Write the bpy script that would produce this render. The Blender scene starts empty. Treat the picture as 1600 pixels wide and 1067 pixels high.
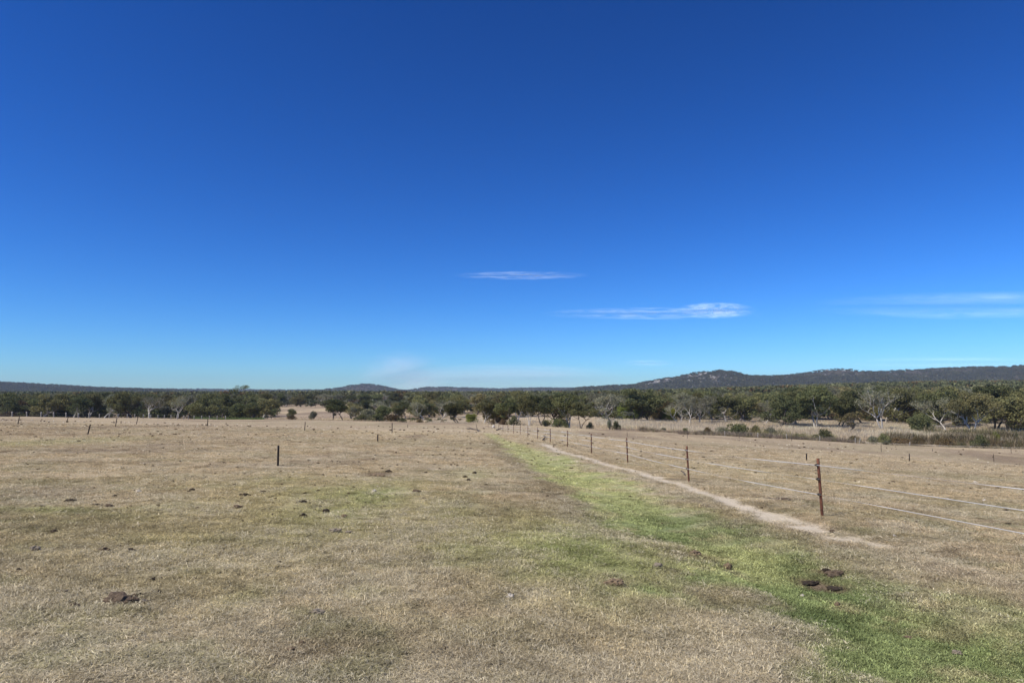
import bpy, math, random
import numpy as np
from mathutils import Vector, Matrix, Euler

random.seed(7)
rng = np.random.default_rng(7)
scene = bpy.context.scene
COL = scene.collection

# ------------------------------------------------------------------ camera, sky, sun, exposure
F = 1066.667                       # focal length in photograph pixels (24 mm on 36 mm, 1600 px)
HOR = 618.0                        # row of the true horizon
PITCH = math.atan((HOR - 533.5) / F)
cam_d = bpy.data.cameras.new("camera")
cam_d.lens = 24.0
cam_d.sensor_width = 36.0
cam_d.clip_start = 0.1
cam_d.clip_end = 60000
cam = bpy.data.objects.new("camera", cam_d)
COL.objects.link(cam)
cam.location = (0, 0, 0)
cam.rotation_euler = (math.pi / 2 + PITCH, 0, 0)
scene.camera = cam

SUN_EL = math.radians(50)
SUN_AZ = math.radians(180 + 58)    # clockwise from +Y: from the left, behind the camera
world = bpy.data.worlds.new("World")
scene.world = world
world.use_nodes = True
wn, wl = world.node_tree.nodes, world.node_tree.links
bg = wn["Background"]
sky = wn.new("ShaderNodeTexSky")
sky.sky_type = 'NISHITA'
sky.sun_disc = False
sky.sun_elevation = SUN_EL
sky.sun_rotation = SUN_AZ
sky.altitude = 900
sky.air_density = 1.0
sky.dust_density = 0.2
sky.ozone_density = 4.0
hs = wn.new("ShaderNodeHueSaturation")
hs.inputs['Saturation'].default_value = 1.18
hs.inputs['Value'].default_value = 1.0
wl.new(sky.outputs[0], hs.inputs['Color'])
gm = wn.new("ShaderNodeGamma"); gm.inputs['Gamma'].default_value = 1.26
wl.new(hs.outputs[0], gm.inputs['Color'])
# clear dry air: a deeper, more saturated blue than the default sky (per channel power and gain)
sp_ = wn.new("ShaderNodeSeparateColor"); cb_ = wn.new("ShaderNodeCombineColor")
wl.new(gm.outputs[0], sp_.inputs[0])
for ch, (pw, gain) in enumerate(((1.20, 0.225), (1.12, 0.445), (1.14, 0.615))):
    p_ = wn.new("ShaderNodeMath"); p_.operation = 'POWER'; p_.inputs[1].default_value = pw
    g_ = wn.new("ShaderNodeMath"); g_.operation = 'MULTIPLY'; g_.inputs[1].default_value = gain
    wl.new(sp_.outputs[ch], p_.inputs[0]); wl.new(p_.outputs[0], g_.inputs[0]); wl.new(g_.outputs[0], cb_.inputs[ch])
wl.new(cb_.outputs[0], bg.inputs['Color'])
bg.inputs['Strength'].default_value = 0.105

sd = bpy.data.lights.new("sun", 'SUN')
sd.energy = 4.8
sd.angle = math.radians(0.5)
sd.color = (1.0, 0.945, 0.84)
sun = bpy.data.objects.new("sun", sd)
COL.objects.link(sun)
sv = Vector((math.sin(SUN_AZ) * math.cos(SUN_EL), math.cos(SUN_AZ) * math.cos(SUN_EL), math.sin(SUN_EL)))
sun.rotation_euler = sv.to_track_quat('Z', 'Y').to_euler()
sun.location = sv * 50

scene.view_settings.view_transform = 'Standard'
scene.view_settings.look = 'None'
scene.view_settings.exposure = 0.0
scene.view_settings.gamma = 1.0
scene.view_settings.use_curve_mapping = False
scene.cycles.max_bounces = 6
scene.cycles.diffuse_bounces = 2
scene.cycles.transparent_max_bounces = 8
scene.cycles.volume_bounces = 0

# ------------------------------------------------------------------ noise in numpy
def _hash(ix, iy, seed):
    h = (ix.astype(np.int64) * 374761393 + iy.astype(np.int64) * 668265263 + seed * 1274126177) & 0xFFFFFFFF
    h = ((h ^ (h >> 13)) * 1274126177) & 0xFFFFFFFF
    h = (h ^ (h >> 16)) & 0xFFFF
    return h / 65535.0

def vnoise(x, y, seed=0):
    x = np.asarray(x, float); y = np.asarray(y, float)
    ix = np.floor(x); iy = np.floor(y)
    fx = x - ix; fy = y - iy
    fx = fx * fx * (3 - 2 * fx); fy = fy * fy * (3 - 2 * fy)
    a = _hash(ix, iy, seed); b = _hash(ix + 1, iy, seed)
    c = _hash(ix, iy + 1, seed); d = _hash(ix + 1, iy + 1, seed)
    return (a * (1 - fx) + b * fx) * (1 - fy) + (c * (1 - fx) + d * fx) * fy

def fbm(x, y, seed=0, octv=4):
    s = 0; a = 0.5; t = 0
    for k in range(octv):
        s = s + a * vnoise(x * 2 ** k + 13.7 * k, y * 2 ** k - 7.3 * k, seed + k)
        t += a; a *= 0.5
    return s / t

def sstep(a, b, x):
    t = np.clip((np.asarray(x, float) - a) / (b - a), 0, 1)
    return t * t * (3 - 2 * t)

# ------------------------------------------------------------------ terrain (eye height = z 0)
PXK = np.array([0, 300, 500, 700, 850, 1000, 1200, 1400, 1600], float)
UK = (PXK - 800) / F
YK = np.array([100, 130, 150, 170, 190, 220, 260, 320, 450, 700, 1000, 1500, 2500, 6000], float)
DK = np.array([
    [3.60, 4.30, 4.80, 5.25, 5.75, 7.6, 9.2, 9.7, 9.2, 7.0, 5.5, 2.5, -1, -4],
    [4.45, 5.10, 5.50, 5.95, 6.45, 8.0, 9.2, 9.6, 8.8, 7.0, 5.5, 2.5, -1, -4],
    [4.90, 5.50, 5.90, 6.25, 6.75, 8.0, 9.0, 9.2, 7.4, 6.0, 5.5, 2.5, -1, -4],
    [4.95, 5.60, 6.00, 6.90, 7.70, 8.3, 8.6, 8.5, 8.0, 7.0, 5.5, 2.5, -1, -4],
    [5.30, 6.10, 6.60, 7.60, 8.20, 8.5, 8.7, 8.6, 8.4, 7.0, 5.0, 2.0, -1, -4],
    [6.30, 7.10, 7.60, 8.60, 9.00, 9.2, 9.2, 9.0, 8.4, 5.5, 3.0, 0.0, -3, -4],
    [7.40, 8.05, 9.60, 10.6, 10.4, 9.9, 9.3, 8.6, 6.4, 1.0, -3.0, -7, -8, -4],
    [8.90, 9.50, 11.3, 11.6, 11.0, 10.3, 9.5, 8.4, 4.8, -3.0, -10, -14, -14, -4],
    [10.0, 10.1, 12.0, 12.2, 12.0, 11.3, 10.0, 8.6, 4.4, -4.0, -12, -16, -16, -4]])

def d_far(X, Y):
    out = 0
    Yc = np.clip(Y, 100, 6000)
    for du in (-0.06, -0.02, 0.02, 0.06):
        u = np.clip(X / Yc + du, UK[0], UK[-1] - 1e-6)
        iu = np.clip(np.searchsorted(UK, u, side='right') - 1, 0, len(UK) - 2)
        tu = (u - UK[iu]) / (UK[iu + 1] - UK[iu])
        lY = np.log(Yc); LK = np.log(YK)
        iy = np.clip(np.searchsorted(LK, lY, side='right') - 1, 0, len(YK) - 2)
        ty = np.clip((lY - LK[iy]) / (LK[iy + 1] - LK[iy]), 0, 1)
        ty = 0.5 * ty + 0.5 * ty * ty * (3 - 2 * ty)
        out = out + ((DK[iu, iy] * (1 - ty) + DK[iu, iy + 1] * ty) * (1 - tu)
                     + (DK[iu + 1, iy] * (1 - ty) + DK[iu + 1, iy + 1] * ty) * tu)
    return out / 4

def d_plane(X, Y):
    Yp = np.clip(Y, -60, 140)
    Xp = np.clip(X, -160, 160)
    d = 1.60 + 0.034 * Yp + 0.02 * Xp + 0.055 * 12 * (np.log1p(np.exp((Xp - 10) / 12)) - math.log1p(math.exp(-10 / 12)))
    d = d - 0.13 * np.exp(-((X - 7) / 2.6) ** 2) * (1 - sstep(9, 24, Y))
    return d

def ray(px, py):
    a = (px - 800) / F; b = (533.5 - py) / F
    yy = math.cos(PITCH) - b * math.sin(PITCH)
    zz = math.sin(PITCH) + b * math.cos(PITCH)
    return a / yy, zz / yy          # X and Z per metre of Y

YM = 2.0 * 1.003 ** np.arange(1500)
YM = YM[YM < 175]
def hit0(px, py):
    u, w = ray(px, py)
    b = -w * YM >= d_plane(u * YM, YM)
    Y = YM[np.argmax(b)] if b.any() else YM[-1]
    return u * Y, Y

# the shallow green swale and the worn track beside it, as lines on the ground
SW_L = np.array([hit0(*p) for p in [(748, 673), (775, 690), (800, 712), (850, 745), (905, 785), (980, 835), (1080, 882), (1190, 935), (1290, 1005), (1365, 1060)]])
SW_R = np.array([hit0(*p) for p in [(770, 676), (800, 690), (870, 706), (960, 742), (1060, 777), (1150, 812), (1250, 852), (1350, 890), (1480, 930), (1598, 975)]])
SW_L = SW_L[np.argsort(SW_L[:, 1])]; SW_R = SW_R[np.argsort(SW_R[:, 1])]
TR = np.array([hit0(*p) for p in [(842, 690), (870, 703), (905, 713), (940, 723), (1000, 738), (1060, 756), (1130, 779), (1200, 804), (1270, 826), (1330, 842), (1420, 862)]])
TR = TR[np.argsort(TR[:, 1])]

def interp_ext(y, A):
    y = np.asarray(y, float)
    v = np.interp(y, A[:, 1], A[:, 0])
    s = (A[1, 0] - A[0, 0]) / (A[1, 1] - A[0, 1])
    return np.where(y < A[0, 1], A[0, 0] + s * (y - A[0, 1]), v)

def swale(X, Y):
    wob = (fbm(X * 0.9, Y * 0.9, 31, 5) - 0.5)
    l = interp_ext(Y, SW_L); r = interp_ext(Y, SW_R)
    w = np.maximum(r - l, 0.3)
    t = (X - l) / w
    soft = 0.14 + 0.10 * (1 - sstep(7, 14, Y))
    wob = wob * (1 + 0.6 * (1 - sstep(6, 12, Y)))
    ts = t + 0.30 * (1 - sstep(5, 11, Y))
    m = sstep(-soft * 0.9, soft * 1.1, ts + wob * 0.85) * (1 - sstep(1 - soft * 2.2, 1 + soft * 1.2, t + wob * 0.8))
    m = m * (1 - sstep(60, 85, Y))
    return m, t, w

def tracks(X, Y):
    c = interp_ext(Y, TR)
    wob = (fbm(X * 2.6, Y * 2.6, 47, 4) - 0.5)
    d = np.abs(X - c + wob * 0.5)
    # perpendicular distance: the track runs obliquely
    wid = 0.20 + 0.0035 * Y + 0.12 * (1 - sstep(11, 15, Y))
    fade = sstep(7.8, 12.0, Y + wob * 9) * (1 - sstep(44, 52, Y))
    return (1 - sstep(wid * 0.6, wid * 1.35, d)) * fade, d

# ridges of the far hills: (distance, half depth, [(px, row)...])
RIDGES = [
    (2700, 900, [(-400, 600), (-150, 592), (0, 597), (30, 598), (60, 602), (110, 605), (170, 606), (240, 608), (300, 612), (360, 616), (420, 622), (520, 630)]),
    (5200, 900, [(-600, 604), (200, 607), (420, 609), (520, 609), (660, 609), (720, 606), (780, 607), (850, 606), (930, 606), (1050, 610), (2200, 610)]),
    (4000, 800, [(440, 622), (505, 611), (525, 607), (545, 605), (560, 602), (575, 600), (592, 602), (608, 606), (630, 611), (700, 622)]),
    (4500, 700, [(600, 622), (640, 610), (665, 605), (700, 605), (722, 606), (760, 610), (830, 606), (870, 608), (950, 620)]),
    (2900, 1100, [(820, 625), (880, 612), (900, 606), (935, 604), (985, 602), (1005, 598), (1035, 592), (1062, 590), (1078, 584), (1090, 581.5), (1104, 583), (1120, 587), (1150, 588), (1200, 588.5), (1240, 586), (1262, 583), (1285, 578.5), (1300, 577.5), (1330, 581), (1350, 582), (1400, 580), (1450, 577), (1520, 575), (1600, 572), (1800, 566), (2100, 572), (2500, 590)]),
]
RIDGES = [(Yr, W, np.array(p, float)) for Yr, W, p in RIDGES]

def h_hill(X, Y):
    best = np.full(np.shape(X), -1e3)
    for Yr, W, P in RIDGES:
        top = (HOR - np.interp(800 + F * X / Yr, P[:, 0], P[:, 1])) / F * Yr - 4.0
        top = top + (fbm(X / 90.0, np.zeros_like(X) + Yr, 5, 3) - 0.5) * Yr * 0.0016
        t = (Y - Yr) / W
        base = -15.0
        prof = np.where(t < 0, 0.5 + 0.5 * np.cos(np.pi * np.clip(-t, 0, 1)), 1.0 - 0.3 * np.clip(t, 0, 1))
        spur = (fbm(X / 260.0, Y / 420.0, 9, 4) - 0.5) * 0.5
        prof = np.clip(prof + spur * np.clip(-t, 0, 1) * (1 - np.clip(-t, 0, 1)) * 4 * 0.8, 0, 1)
        best = np.maximum(best, base + (top - base) * prof)
    return best

def ground_z(X, Y, detail=True, hills=False):
    X = np.asarray(X, float); Y = np.asarray(Y, float)
    k = sstep(78, 104, Y)
    D = d_plane(X, Y) * (1 - k) + d_far(X, np.maximum(Y, 1)) * k
    m, t, w = swale(X, Y)
    depth = np.minimum(0.24, 0.055 * w) * np.exp(-((t - 0.48) / 0.42) ** 2) * (1 - sstep(20, 60, Y)) * sstep(-30, 0, Y)
    D = D + depth
    z = -D
    if detail:
        near = 1 - sstep(30, 70, Y)
        z = z + near * ((fbm(X * 2.6, Y * 2.6, 3, 3) - 0.5) * 0.035 + (fbm(X * 0.35, Y * 0.35, 4, 2) - 0.5) * 0.07)
        z = z + sstep(420, 900, Y) * (fbm(X / 170, Y / 170, 8, 3) - 0.5) * 7
        z = z + (1 - near) * (fbm(X * 0.09, Y * 0.09, 6, 3) - 0.5) * 0.45 * (1 - 0.55 * (1 - sstep(100, 160, Y)))
        tm, _ = tracks(X, Y)
        z = z - tm * 0.03
    if hills:
        z = np.maximum(z, h_hill(X, Y))
    return z

def gz(X, Y):
    return float(ground_z(np.array([X]), np.array([Y]))[0])

# ------------------------------------------------------------------ ground colour (albedo, with painted shade on the swale's left lip)
def C3(*a): return np.array(a, float)
STRAW = C3(0.54, 0.435, 0.275); GREY = C3(0.60, 0.52, 0.375); PINK = C3(0.475, 0.38, 0.255)
BROWN = C3(0.245, 0.18, 0.12); OLIVE = C3(0.35, 0.31, 0.17); GREEN = C3(0.265, 0.315, 0.13)
GREEN2 = C3(0.47, 0.48, 0.22); DUST = C3(0.63, 0.545, 0.41); SLOPE = C3(0.40, 0.31, 0.225)
REED = C3(0.74, 0.63, 0.46); LITTER = C3(0.19, 0.145, 0.095)

def hit1(px, py):
    u, w = ray(px, py)
    b = w * YM <= ground_z(u * YM, YM, False)
    Y = YM[np.argmax(b)] if b.any() else YM[-1]
    return u * Y, Y
def patch(px, py, rx, ry):
    x0, y0 = hit1(px, py)
    x1, y1 = hit1(px, py - ry)
    return x0, y0, rx / F * y0, max(abs(y1 - y0), 0.15)
GREEN_PATCH = [(patch(570, 776, 75, 30), 0.75), (patch(500, 765, 60, 12), 0.3), (patch(80, 798, 60, 6), 0.75), (patch(700, 795, 45, 22), 0.3),
               (patch(915, 862, 120, 44), 1.0), (patch(980, 880, 60, 24), 0.6), (patch(850, 850, 50, 26), 0.5), (patch(745, 850, 70, 28), 0.45), (patch(95, 690, 70, 10), 0.45), (patch(420, 752, 60, 10), 0.3),
               (patch(385, 935, 40, 25), 0.35), (patch(80, 1040, 60, 20), 0.35), (patch(560, 930, 50, 14), 0.3), (patch(740, 740, 40, 10), 0.4),
               (patch(250, 795, 60, 12), 0.25), (patch(1000, 920, 60, 14), 0.35)]
DARK_PATCH = [(patch(1075, 868, 45, 8), 0.6), (patch(960, 915, 32, 10), 0.5), (patch(1140, 890, 14, 12), 0.55), (patch(595, 741, 32, 4), 0.7),
              (patch(1268, 914, 26, 11), 0.9), (patch(1305, 920, 24, 8), 0.8), (patch(1300, 896, 24, 8), 0.7), (patch(180, 700, 120, 10), 0.25), (patch(60, 770, 100, 12), 0.25), (patch(1240, 781, 22, 3), 0.6),
              (patch(650, 681, 18, 2.5), 0.6), (patch(440, 1020, 40, 18), 0.35), (patch(1300, 704, 120, 5), 0.25), (patch(1550, 715, 120, 5), 0.3)]

def mixc(c, d, m):
    m = np.clip(np.asarray(m), 0, 1)[..., None]
    return c * (1 - m) + d * m

def ground_col(X, Y):
    X = np.asarray(X, float); Y = np.asarray(Y, float)
    n1 = fbm(X * 0.10, Y * 0.10, 11, 4); n2 = fbm(X * 0.45, Y * 0.45, 12, 4)
    n3 = fbm(X * 2.2, Y * 2.2, 13, 3); n4 = fbm(X * 0.05, Y * 0.018, 14, 4)
    c = np.zeros(X.shape + (3,)) + STRAW
    far = sstep(18, 50, Y)
    c = mixc(c, GREY, (1 - sstep(6, 13, Y)) * 0.45 + 0.9 * sstep(0.52, 0.7, n2) * (1 - far) * 0.6)
    c = mixc(c, PINK, far * 0.8 * sstep(0.35, 0.6, n1 + 0.12))
    c = mixc(c, BROWN, sstep(0.50, 0.70, n2 * 0.5 + n3 * 0.5) * 0.55)
    gp = sstep(0.54, 0.70, fbm(X * 1.3 + 40, Y * 1.3, 25, 4)) * (1 - sstep(10, 22, Y))
    c = mixc(c, C3(0.24, 0.25, 0.13), gp * 0.6)
    c = mixc(c, OLIVE, sstep(0.50, 0.66, n1) * 0.6 * (1 - 0.5 * far))
    c = mixc(c, OLIVE, sstep(0.55, 0.75, fbm(X * 0.9, Y * 0.9, 21, 3)) * 0.5 * (1 - far))
    c = mixc(c, BROWN, sstep(0.50, 0.64, n4) * 0.5 * far)
    c = mixc(c, STRAW * 1.08, sstep(0.54, 0.64, fbm(X * 0.06 + 9, Y * 0.03, 17, 4)) * 0.6 * far)
    for (x0, y0, rx, ry), s_ in [(patch(500, 790, 190, 48), 0.8), (patch(330, 760, 130, 20), 0.5), (patch(1150, 735, 200, 14), 0.4), (patch(880, 850, 140, 50), 0.6)]:
        d = ((X - x0) / rx) ** 2 + ((Y - y0) / ry) ** 2
        c = mixc(c, C3(0.56, 0.47, 0.25), s_ * np.exp(-d) * (0.3 + 0.9 * n3))
    # shade along the swale's left lip, painted in as olive brown
    m, t, w = swale(X, Y)
    bank_shade = np.exp(-((t + 0.10) / 0.22) ** 2) * (1 - sstep(40, 75, Y)) * sstep(2, 8, Y)
    c = mixc(c, C3(0.25, 0.205, 0.12), bank_shade * (0.4 + 0.45 * n3))
    for (x0, y0, rx, ry), s in GREEN_PATCH:
        d = ((X - x0) / rx) ** 2 + ((Y - y0) / ry) ** 2
        c = mixc(c, mixc(np.zeros_like(c) + GREEN2, C3(0.33, 0.35, 0.145), sstep(0.4, 0.7, n3)), s * np.exp(-d * 1.1) * (0.45 + 1.1 * n3))
    g = mixc(np.zeros_like(c) + GREEN, GREEN2, 0.05 + 0.75 * sstep(0.38, 0.62, n2) + 0.75 * sstep(8, 17, Y))
    g = mixc(g, STRAW, sstep(0.55, 0.8, n3) * 0.45 + 0.25 * sstep(20, 50, Y))
    g = mixc(g, C3(0.13, 0.185, 0.07), sstep(0.50, 0.72, fbm(X * 0.8 + 5, Y * 0.8, 41, 3)) * 0.5 * (1 - sstep(9, 18, Y)))
    c = mixc(c, g, m * (0.88 + 0.3 * n3))
    for (x0, y0, rx, ry), s in DARK_PATCH:
        d = ((X - x0) / rx) ** 2 + ((Y - y0) / ry) ** 2
        c = mixc(c, BROWN * 0.8, s * np.exp(-d * d) * (0.5 + 1.0 * n3))
    tm, td = tracks(X, Y)
    ring = (1 - sstep(0.3, 1.1, td)) * sstep(8, 10, Y) * (1 - sstep(44, 52, Y))
    c = mixc(c, BROWN * 1.1, ring * 0.35 * sstep(0.4, 0.65, n3))
    dirt = sstep(0.4, 0.6, n3) * np.exp(-((td - 0.9) / 0.7) ** 2) * (X < interp_ext(Y, TR)) * sstep(9, 12, Y) * (1 - sstep(25, 45, Y))
    c = mixc(c, DUST * 0.85, dirt * 0.5)
    c = mixc(c, DUST, tm * 0.95)
    # beyond the paddock
    u = X / np.maximum(Y, 1)
    edge = np.interp(u, UK, [192, 190, 182, 155, 152, 150, 132, 133, 134])
    bey = sstep(0, 14, Y - edge)
    woods = sstep(0.15, 0.25, u) * sstep(212, 235, Y) + (1 - sstep(-0.45, -0.38, u)) * sstep(225, 240, Y)
    fc = mixc(np.zeros_like(c) + SLOPE, STRAW, sstep(0.4, 0.6, fbm(X * 0.02, Y * 0.02, 22, 4)))
    fc = mixc(fc, LITTER, 0.5 * sstep(0.45, 0.65, fbm(X * 0.06, Y * 0.05, 23, 4)))
    creek = sstep(-0.14, -0.05, u) * (1 - sstep(235, 330, Y))
    fc = mixc(fc, REED, creek * 0.8)
    fc = mixc(fc, LITTER, woods * 0.6)
    fc = mixc(fc, C3(0.16, 0.21, 0.07), 0.85 * (1 - sstep(1.0, 1.25, np.abs((u + 0.41) / 0.055))) * (1 - sstep(204, 212, Y)))
    c = mixc(c, fc, bey)
    c = mixc(c, LITTER * 0.8, sstep(560, 800, Y) * 0.8)
    return c * (0.90 + 0.2 * n3)[..., None]

# ------------------------------------------------------------------ helpers
def link(o, parent=None):
    COL.objects.link(o)
    if parent is not None:
        o.parent = parent
    return o

def tag(o, label=None, cat=None, group=None, kind=None):
    if label: o['label'] = label
    if cat: o['category'] = cat
    if group: o['group'] = group
    if kind: o['kind'] = kind
    return o

def mesh_np(name, V, faces, mat, smooth=False, attrs=None):
    """faces: (n,k) array of one polygon size, or a list of such arrays"""
    me = bpy.data.meshes.new(name)
    V = np.asarray(V, np.float32)
    if not isinstance(faces, list): faces = [faces]
    faces = [np.asarray(f, np.int32) for f in faces if len(f)]
    me.vertices.add(len(V)); me.vertices.foreach_set('co', V.ravel())
    nl = sum(f.size for f in faces); nf = sum(len(f) for f in faces)
    me.loops.add(nl); me.polygons.add(nf)
    me.loops.foreach_set('vertex_index', np.concatenate([f.ravel() for f in faces]))
    st = []; off = 0
    for f in faces:
        st.append(off + np.arange(len(f)) * f.shape[1]); off += f.size
    me.polygons.foreach_set('loop_start', np.concatenate(st).astype(np.int32))
    if smooth:
        me.polygons.foreach_set('use_smooth', np.ones(nf, bool))
    if attrs:
        for k, a in attrs.items():
            at = me.attributes.new(k, 'FLOAT_COLOR', 'POINT')
            A = np.ones((len(V), 4), np.float32); A[:, :3] = a
            at.data.foreach_set('color', A.ravel())
    me.update(calc_edges=True)
    me.validate()
    if mat: me.materials.append(mat)
    return me

class MB:
    def __init__(self): self.V = []; self.Q = []; self.T = []; self.n = 0
    def add(self, V, Q=None, T=None):
        V = np.asarray(V, float)
        if Q is not None and len(Q): self.Q.append(np.asarray(Q) + self.n)
        if T is not None and len(T): self.T.append(np.asarray(T) + self.n)
        self.V.append(V); self.n += len(V)
    def tube(self, P, R, sides=6, cap=True):
        P = np.asarray(P, float); n = len(P); R = np.broadcast_to(np.asarray(R, float), (n,))
        T = np.gradient(P, axis=0); T /= np.linalg.norm(T, axis=1)[:, None] + 1e-9
        a = np.array([0, 0, 1.0]) if abs(T[0, 2]) < 0.8 else np.array([1.0, 0, 0])
        N = np.cross(T, a); N /= np.linalg.norm(N, axis=1)[:, None] + 1e-9
        B = np.cross(T, N)
        th = np.arange(sides) * 2 * math.pi / sides
        V = P[:, None] + R[:, None, None] * (np.cos(th)[None, :, None] * N[:, None] + np.sin(th)[None, :, None] * B[:, None])
        i = np.arange(n - 1)[:, None] * sides; j = np.arange(sides)[None]; k = (j + 1) % sides
        Q = np.stack([i + j, i + k, i + sides + k, i + sides + j], -1).reshape(-1, 4)
        V = V.reshape(-1, 3)
        Tt = None
        if cap:
            V = np.vstack([V, P[:1], P[-1:]])
            c0 = n * sides; jj = np.arange(sides); kk = (jj + 1) % sides
            Tt = np.vstack([np.stack([np.full(sides, c0), kk, jj], -1),
                            np.stack([np.full(sides, c0 + 1), (n - 1) * sides + jj, (n - 1) * sides + kk], -1)])
        self.add(V, Q, Tt)
    def box(self, c, s, rot=None):
        v = np.array([[x, y, z] for x in (-.5, .5) for y in (-.5, .5) for z in (-.5, .5)]) * np.asarray(s, float)
        if rot is not None: v = v @ np.array(rot).T
        self.add(v + np.asarray(c, float), [[0, 1, 3, 2], [4, 6, 7, 5], [0, 4, 5, 1], [2, 3, 7, 6], [0, 2, 6, 4], [1, 5, 7, 3]])
    def build(self, name, mat, smooth=False):
        fs = []
        if self.Q: fs.append(np.vstack(self.Q))
        if self.T: fs.append(np.vstack(self.T))
        return mesh_np(name, np.vstack(self.V), fs, mat, smooth)

# ------------------------------------------------------------------ materials
def new_mat(name):
    m = bpy.data.materials.new(name); m.use_nodes = True
    nt = m.node_tree
    return m, nt, nt.nodes, nt.links, nt.nodes['Principled BSDF']

def noise_node(nt, scale, detail=4, rough=0.6, coord=None, dist=0):
    n = nt.nodes.new('ShaderNodeTexNoise')
    n.inputs['Scale'].default_value = scale; n.inputs['Detail'].default_value = detail
    n.inputs['Roughness'].default_value = rough; n.inputs['Distortion'].default_value = dist
    if coord is not None: nt.links.new(coord, n.inputs['Vector'])
    return n

def ramp(nt, fac, stops):
    r = nt.nodes.new('ShaderNodeValToRGB')
    el = r.color_ramp.elements
    el[0].position, el[0].color = stops[0][0], (*stops[0][1], 1)
    el[1].position, el[1].color = stops[-1][0], (*stops[-1][1], 1)
    for p, c in stops[1:-1]:
        e = el.new(p); e.color = (*c, 1)
    nt.links.new(fac, r.inputs['Fac'])
    return r

def mix_rgb(nt, mode, fac, a, b):
    m = nt.nodes.new('ShaderNodeMix'); m.data_type = 'RGBA'; m.blend_type = mode
    if isinstance(fac, (int, float)): m.inputs[0].default_value = fac
    else: nt.links.new(fac, m.inputs[0])
    for i, v in ((6, a), (7, b)):
        if isinstance(v, tuple): m.inputs[i].default_value = (*v, 1)
        else: nt.links.new(v, m.inputs[i])
    return m.outputs[2]

def ground_material():
    m, nt, N, L, P = new_mat('turf_ground')
    at = N.new('ShaderNodeAttribute'); at.attribute_name = 'tint'
    geo = N.new('ShaderNodeNewGeometry'); pos = geo.outputs['Position']
    n_f = noise_node(nt, 38, 6, 0.75, pos)
    n_m = noise_node(nt, 6, 5, 0.7, pos)
    n_l = noise_node(nt, 0.9, 5, 0.65, pos)
    r1 = ramp(nt, n_f.outputs['Fac'], [(0.34, (0.40, 0.37, 0.34)), (0.5, (0.95, 0.95, 0.95)), (0.66, (1.42, 1.40, 1.36))])
    r2 = ramp(nt, n_m.outputs['Fac'], [(0.32, (0.66, 0.64, 0.60)), (0.5, (1.0, 1.0, 1.0)), (0.68, (1.22, 1.2, 1.15))])
    r3 = ramp(nt, n_l.outputs['Fac'], [(0.35, (0.82, 0.80, 0.76)), (0.65, (1.12, 1.12, 1.12))])
    c = mix_rgb(nt, 'MULTIPLY', 1.0, at.outputs['Color'], r1.outputs[0])
    c = mix_rgb(nt, 'MULTIPLY', 1.0, c, r2.outputs[0])
    c = mix_rgb(nt, 'MULTIPLY', 1.0, c, r3.outputs[0])
    L.new(c, P.inputs['Base Color'])
    P.inputs['Roughness'].default_value = 0.95
    P.inputs['Specular IOR Level'].default_value = 0.1
    b = N.new('ShaderNodeBump'); b.inputs['Strength'].default_value = 0.7; b.inputs['Distance'].default_value = 0.03
    ad = N.new('ShaderNodeMath'); ad.operation = 'ADD'
    L.new(n_f.outputs['Fac'], ad.inputs[0]); L.new(n_m.outputs['Fac'], ad.inputs[1])
    L.new(ad.outputs[0], b.inputs['Height']); L.new(b.outputs[0], P.inputs['Normal'])
    return m

def dust_material():
    m, nt, N, L, P = new_mat('bare_dust')
    at = N.new('ShaderNodeAttribute'); at.attribute_name = 'tint'
    geo = N.new('ShaderNodeNewGeometry'); pos = geo.outputs['Position']
    n_f = noise_node(nt, 25, 6, 0.7, pos)
    r1 = ramp(nt, n_f.outputs['Fac'], [(0.35, (0.72, 0.70, 0.67)), (0.6, (1.05, 1.05, 1.05))])
    c = mix_rgb(nt, 'MULTIPLY', 1.0, at.outputs['Color'], r1.outputs[0])
    L.new(c, P.inputs['Base Color']); P.inputs['Roughness'].default_value = 1.0
    P.inputs['Specular IOR Level'].default_value = 0.05
    b = N.new('ShaderNodeBump'); b.inputs['Strength'].default_value = 0.5; b.inputs['Distance'].default_value = 0.02
    L.new(n_f.outputs['Fac'], b.inputs['Height']); L.new(b.outputs[0], P.inputs['Normal'])
    return m

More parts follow.
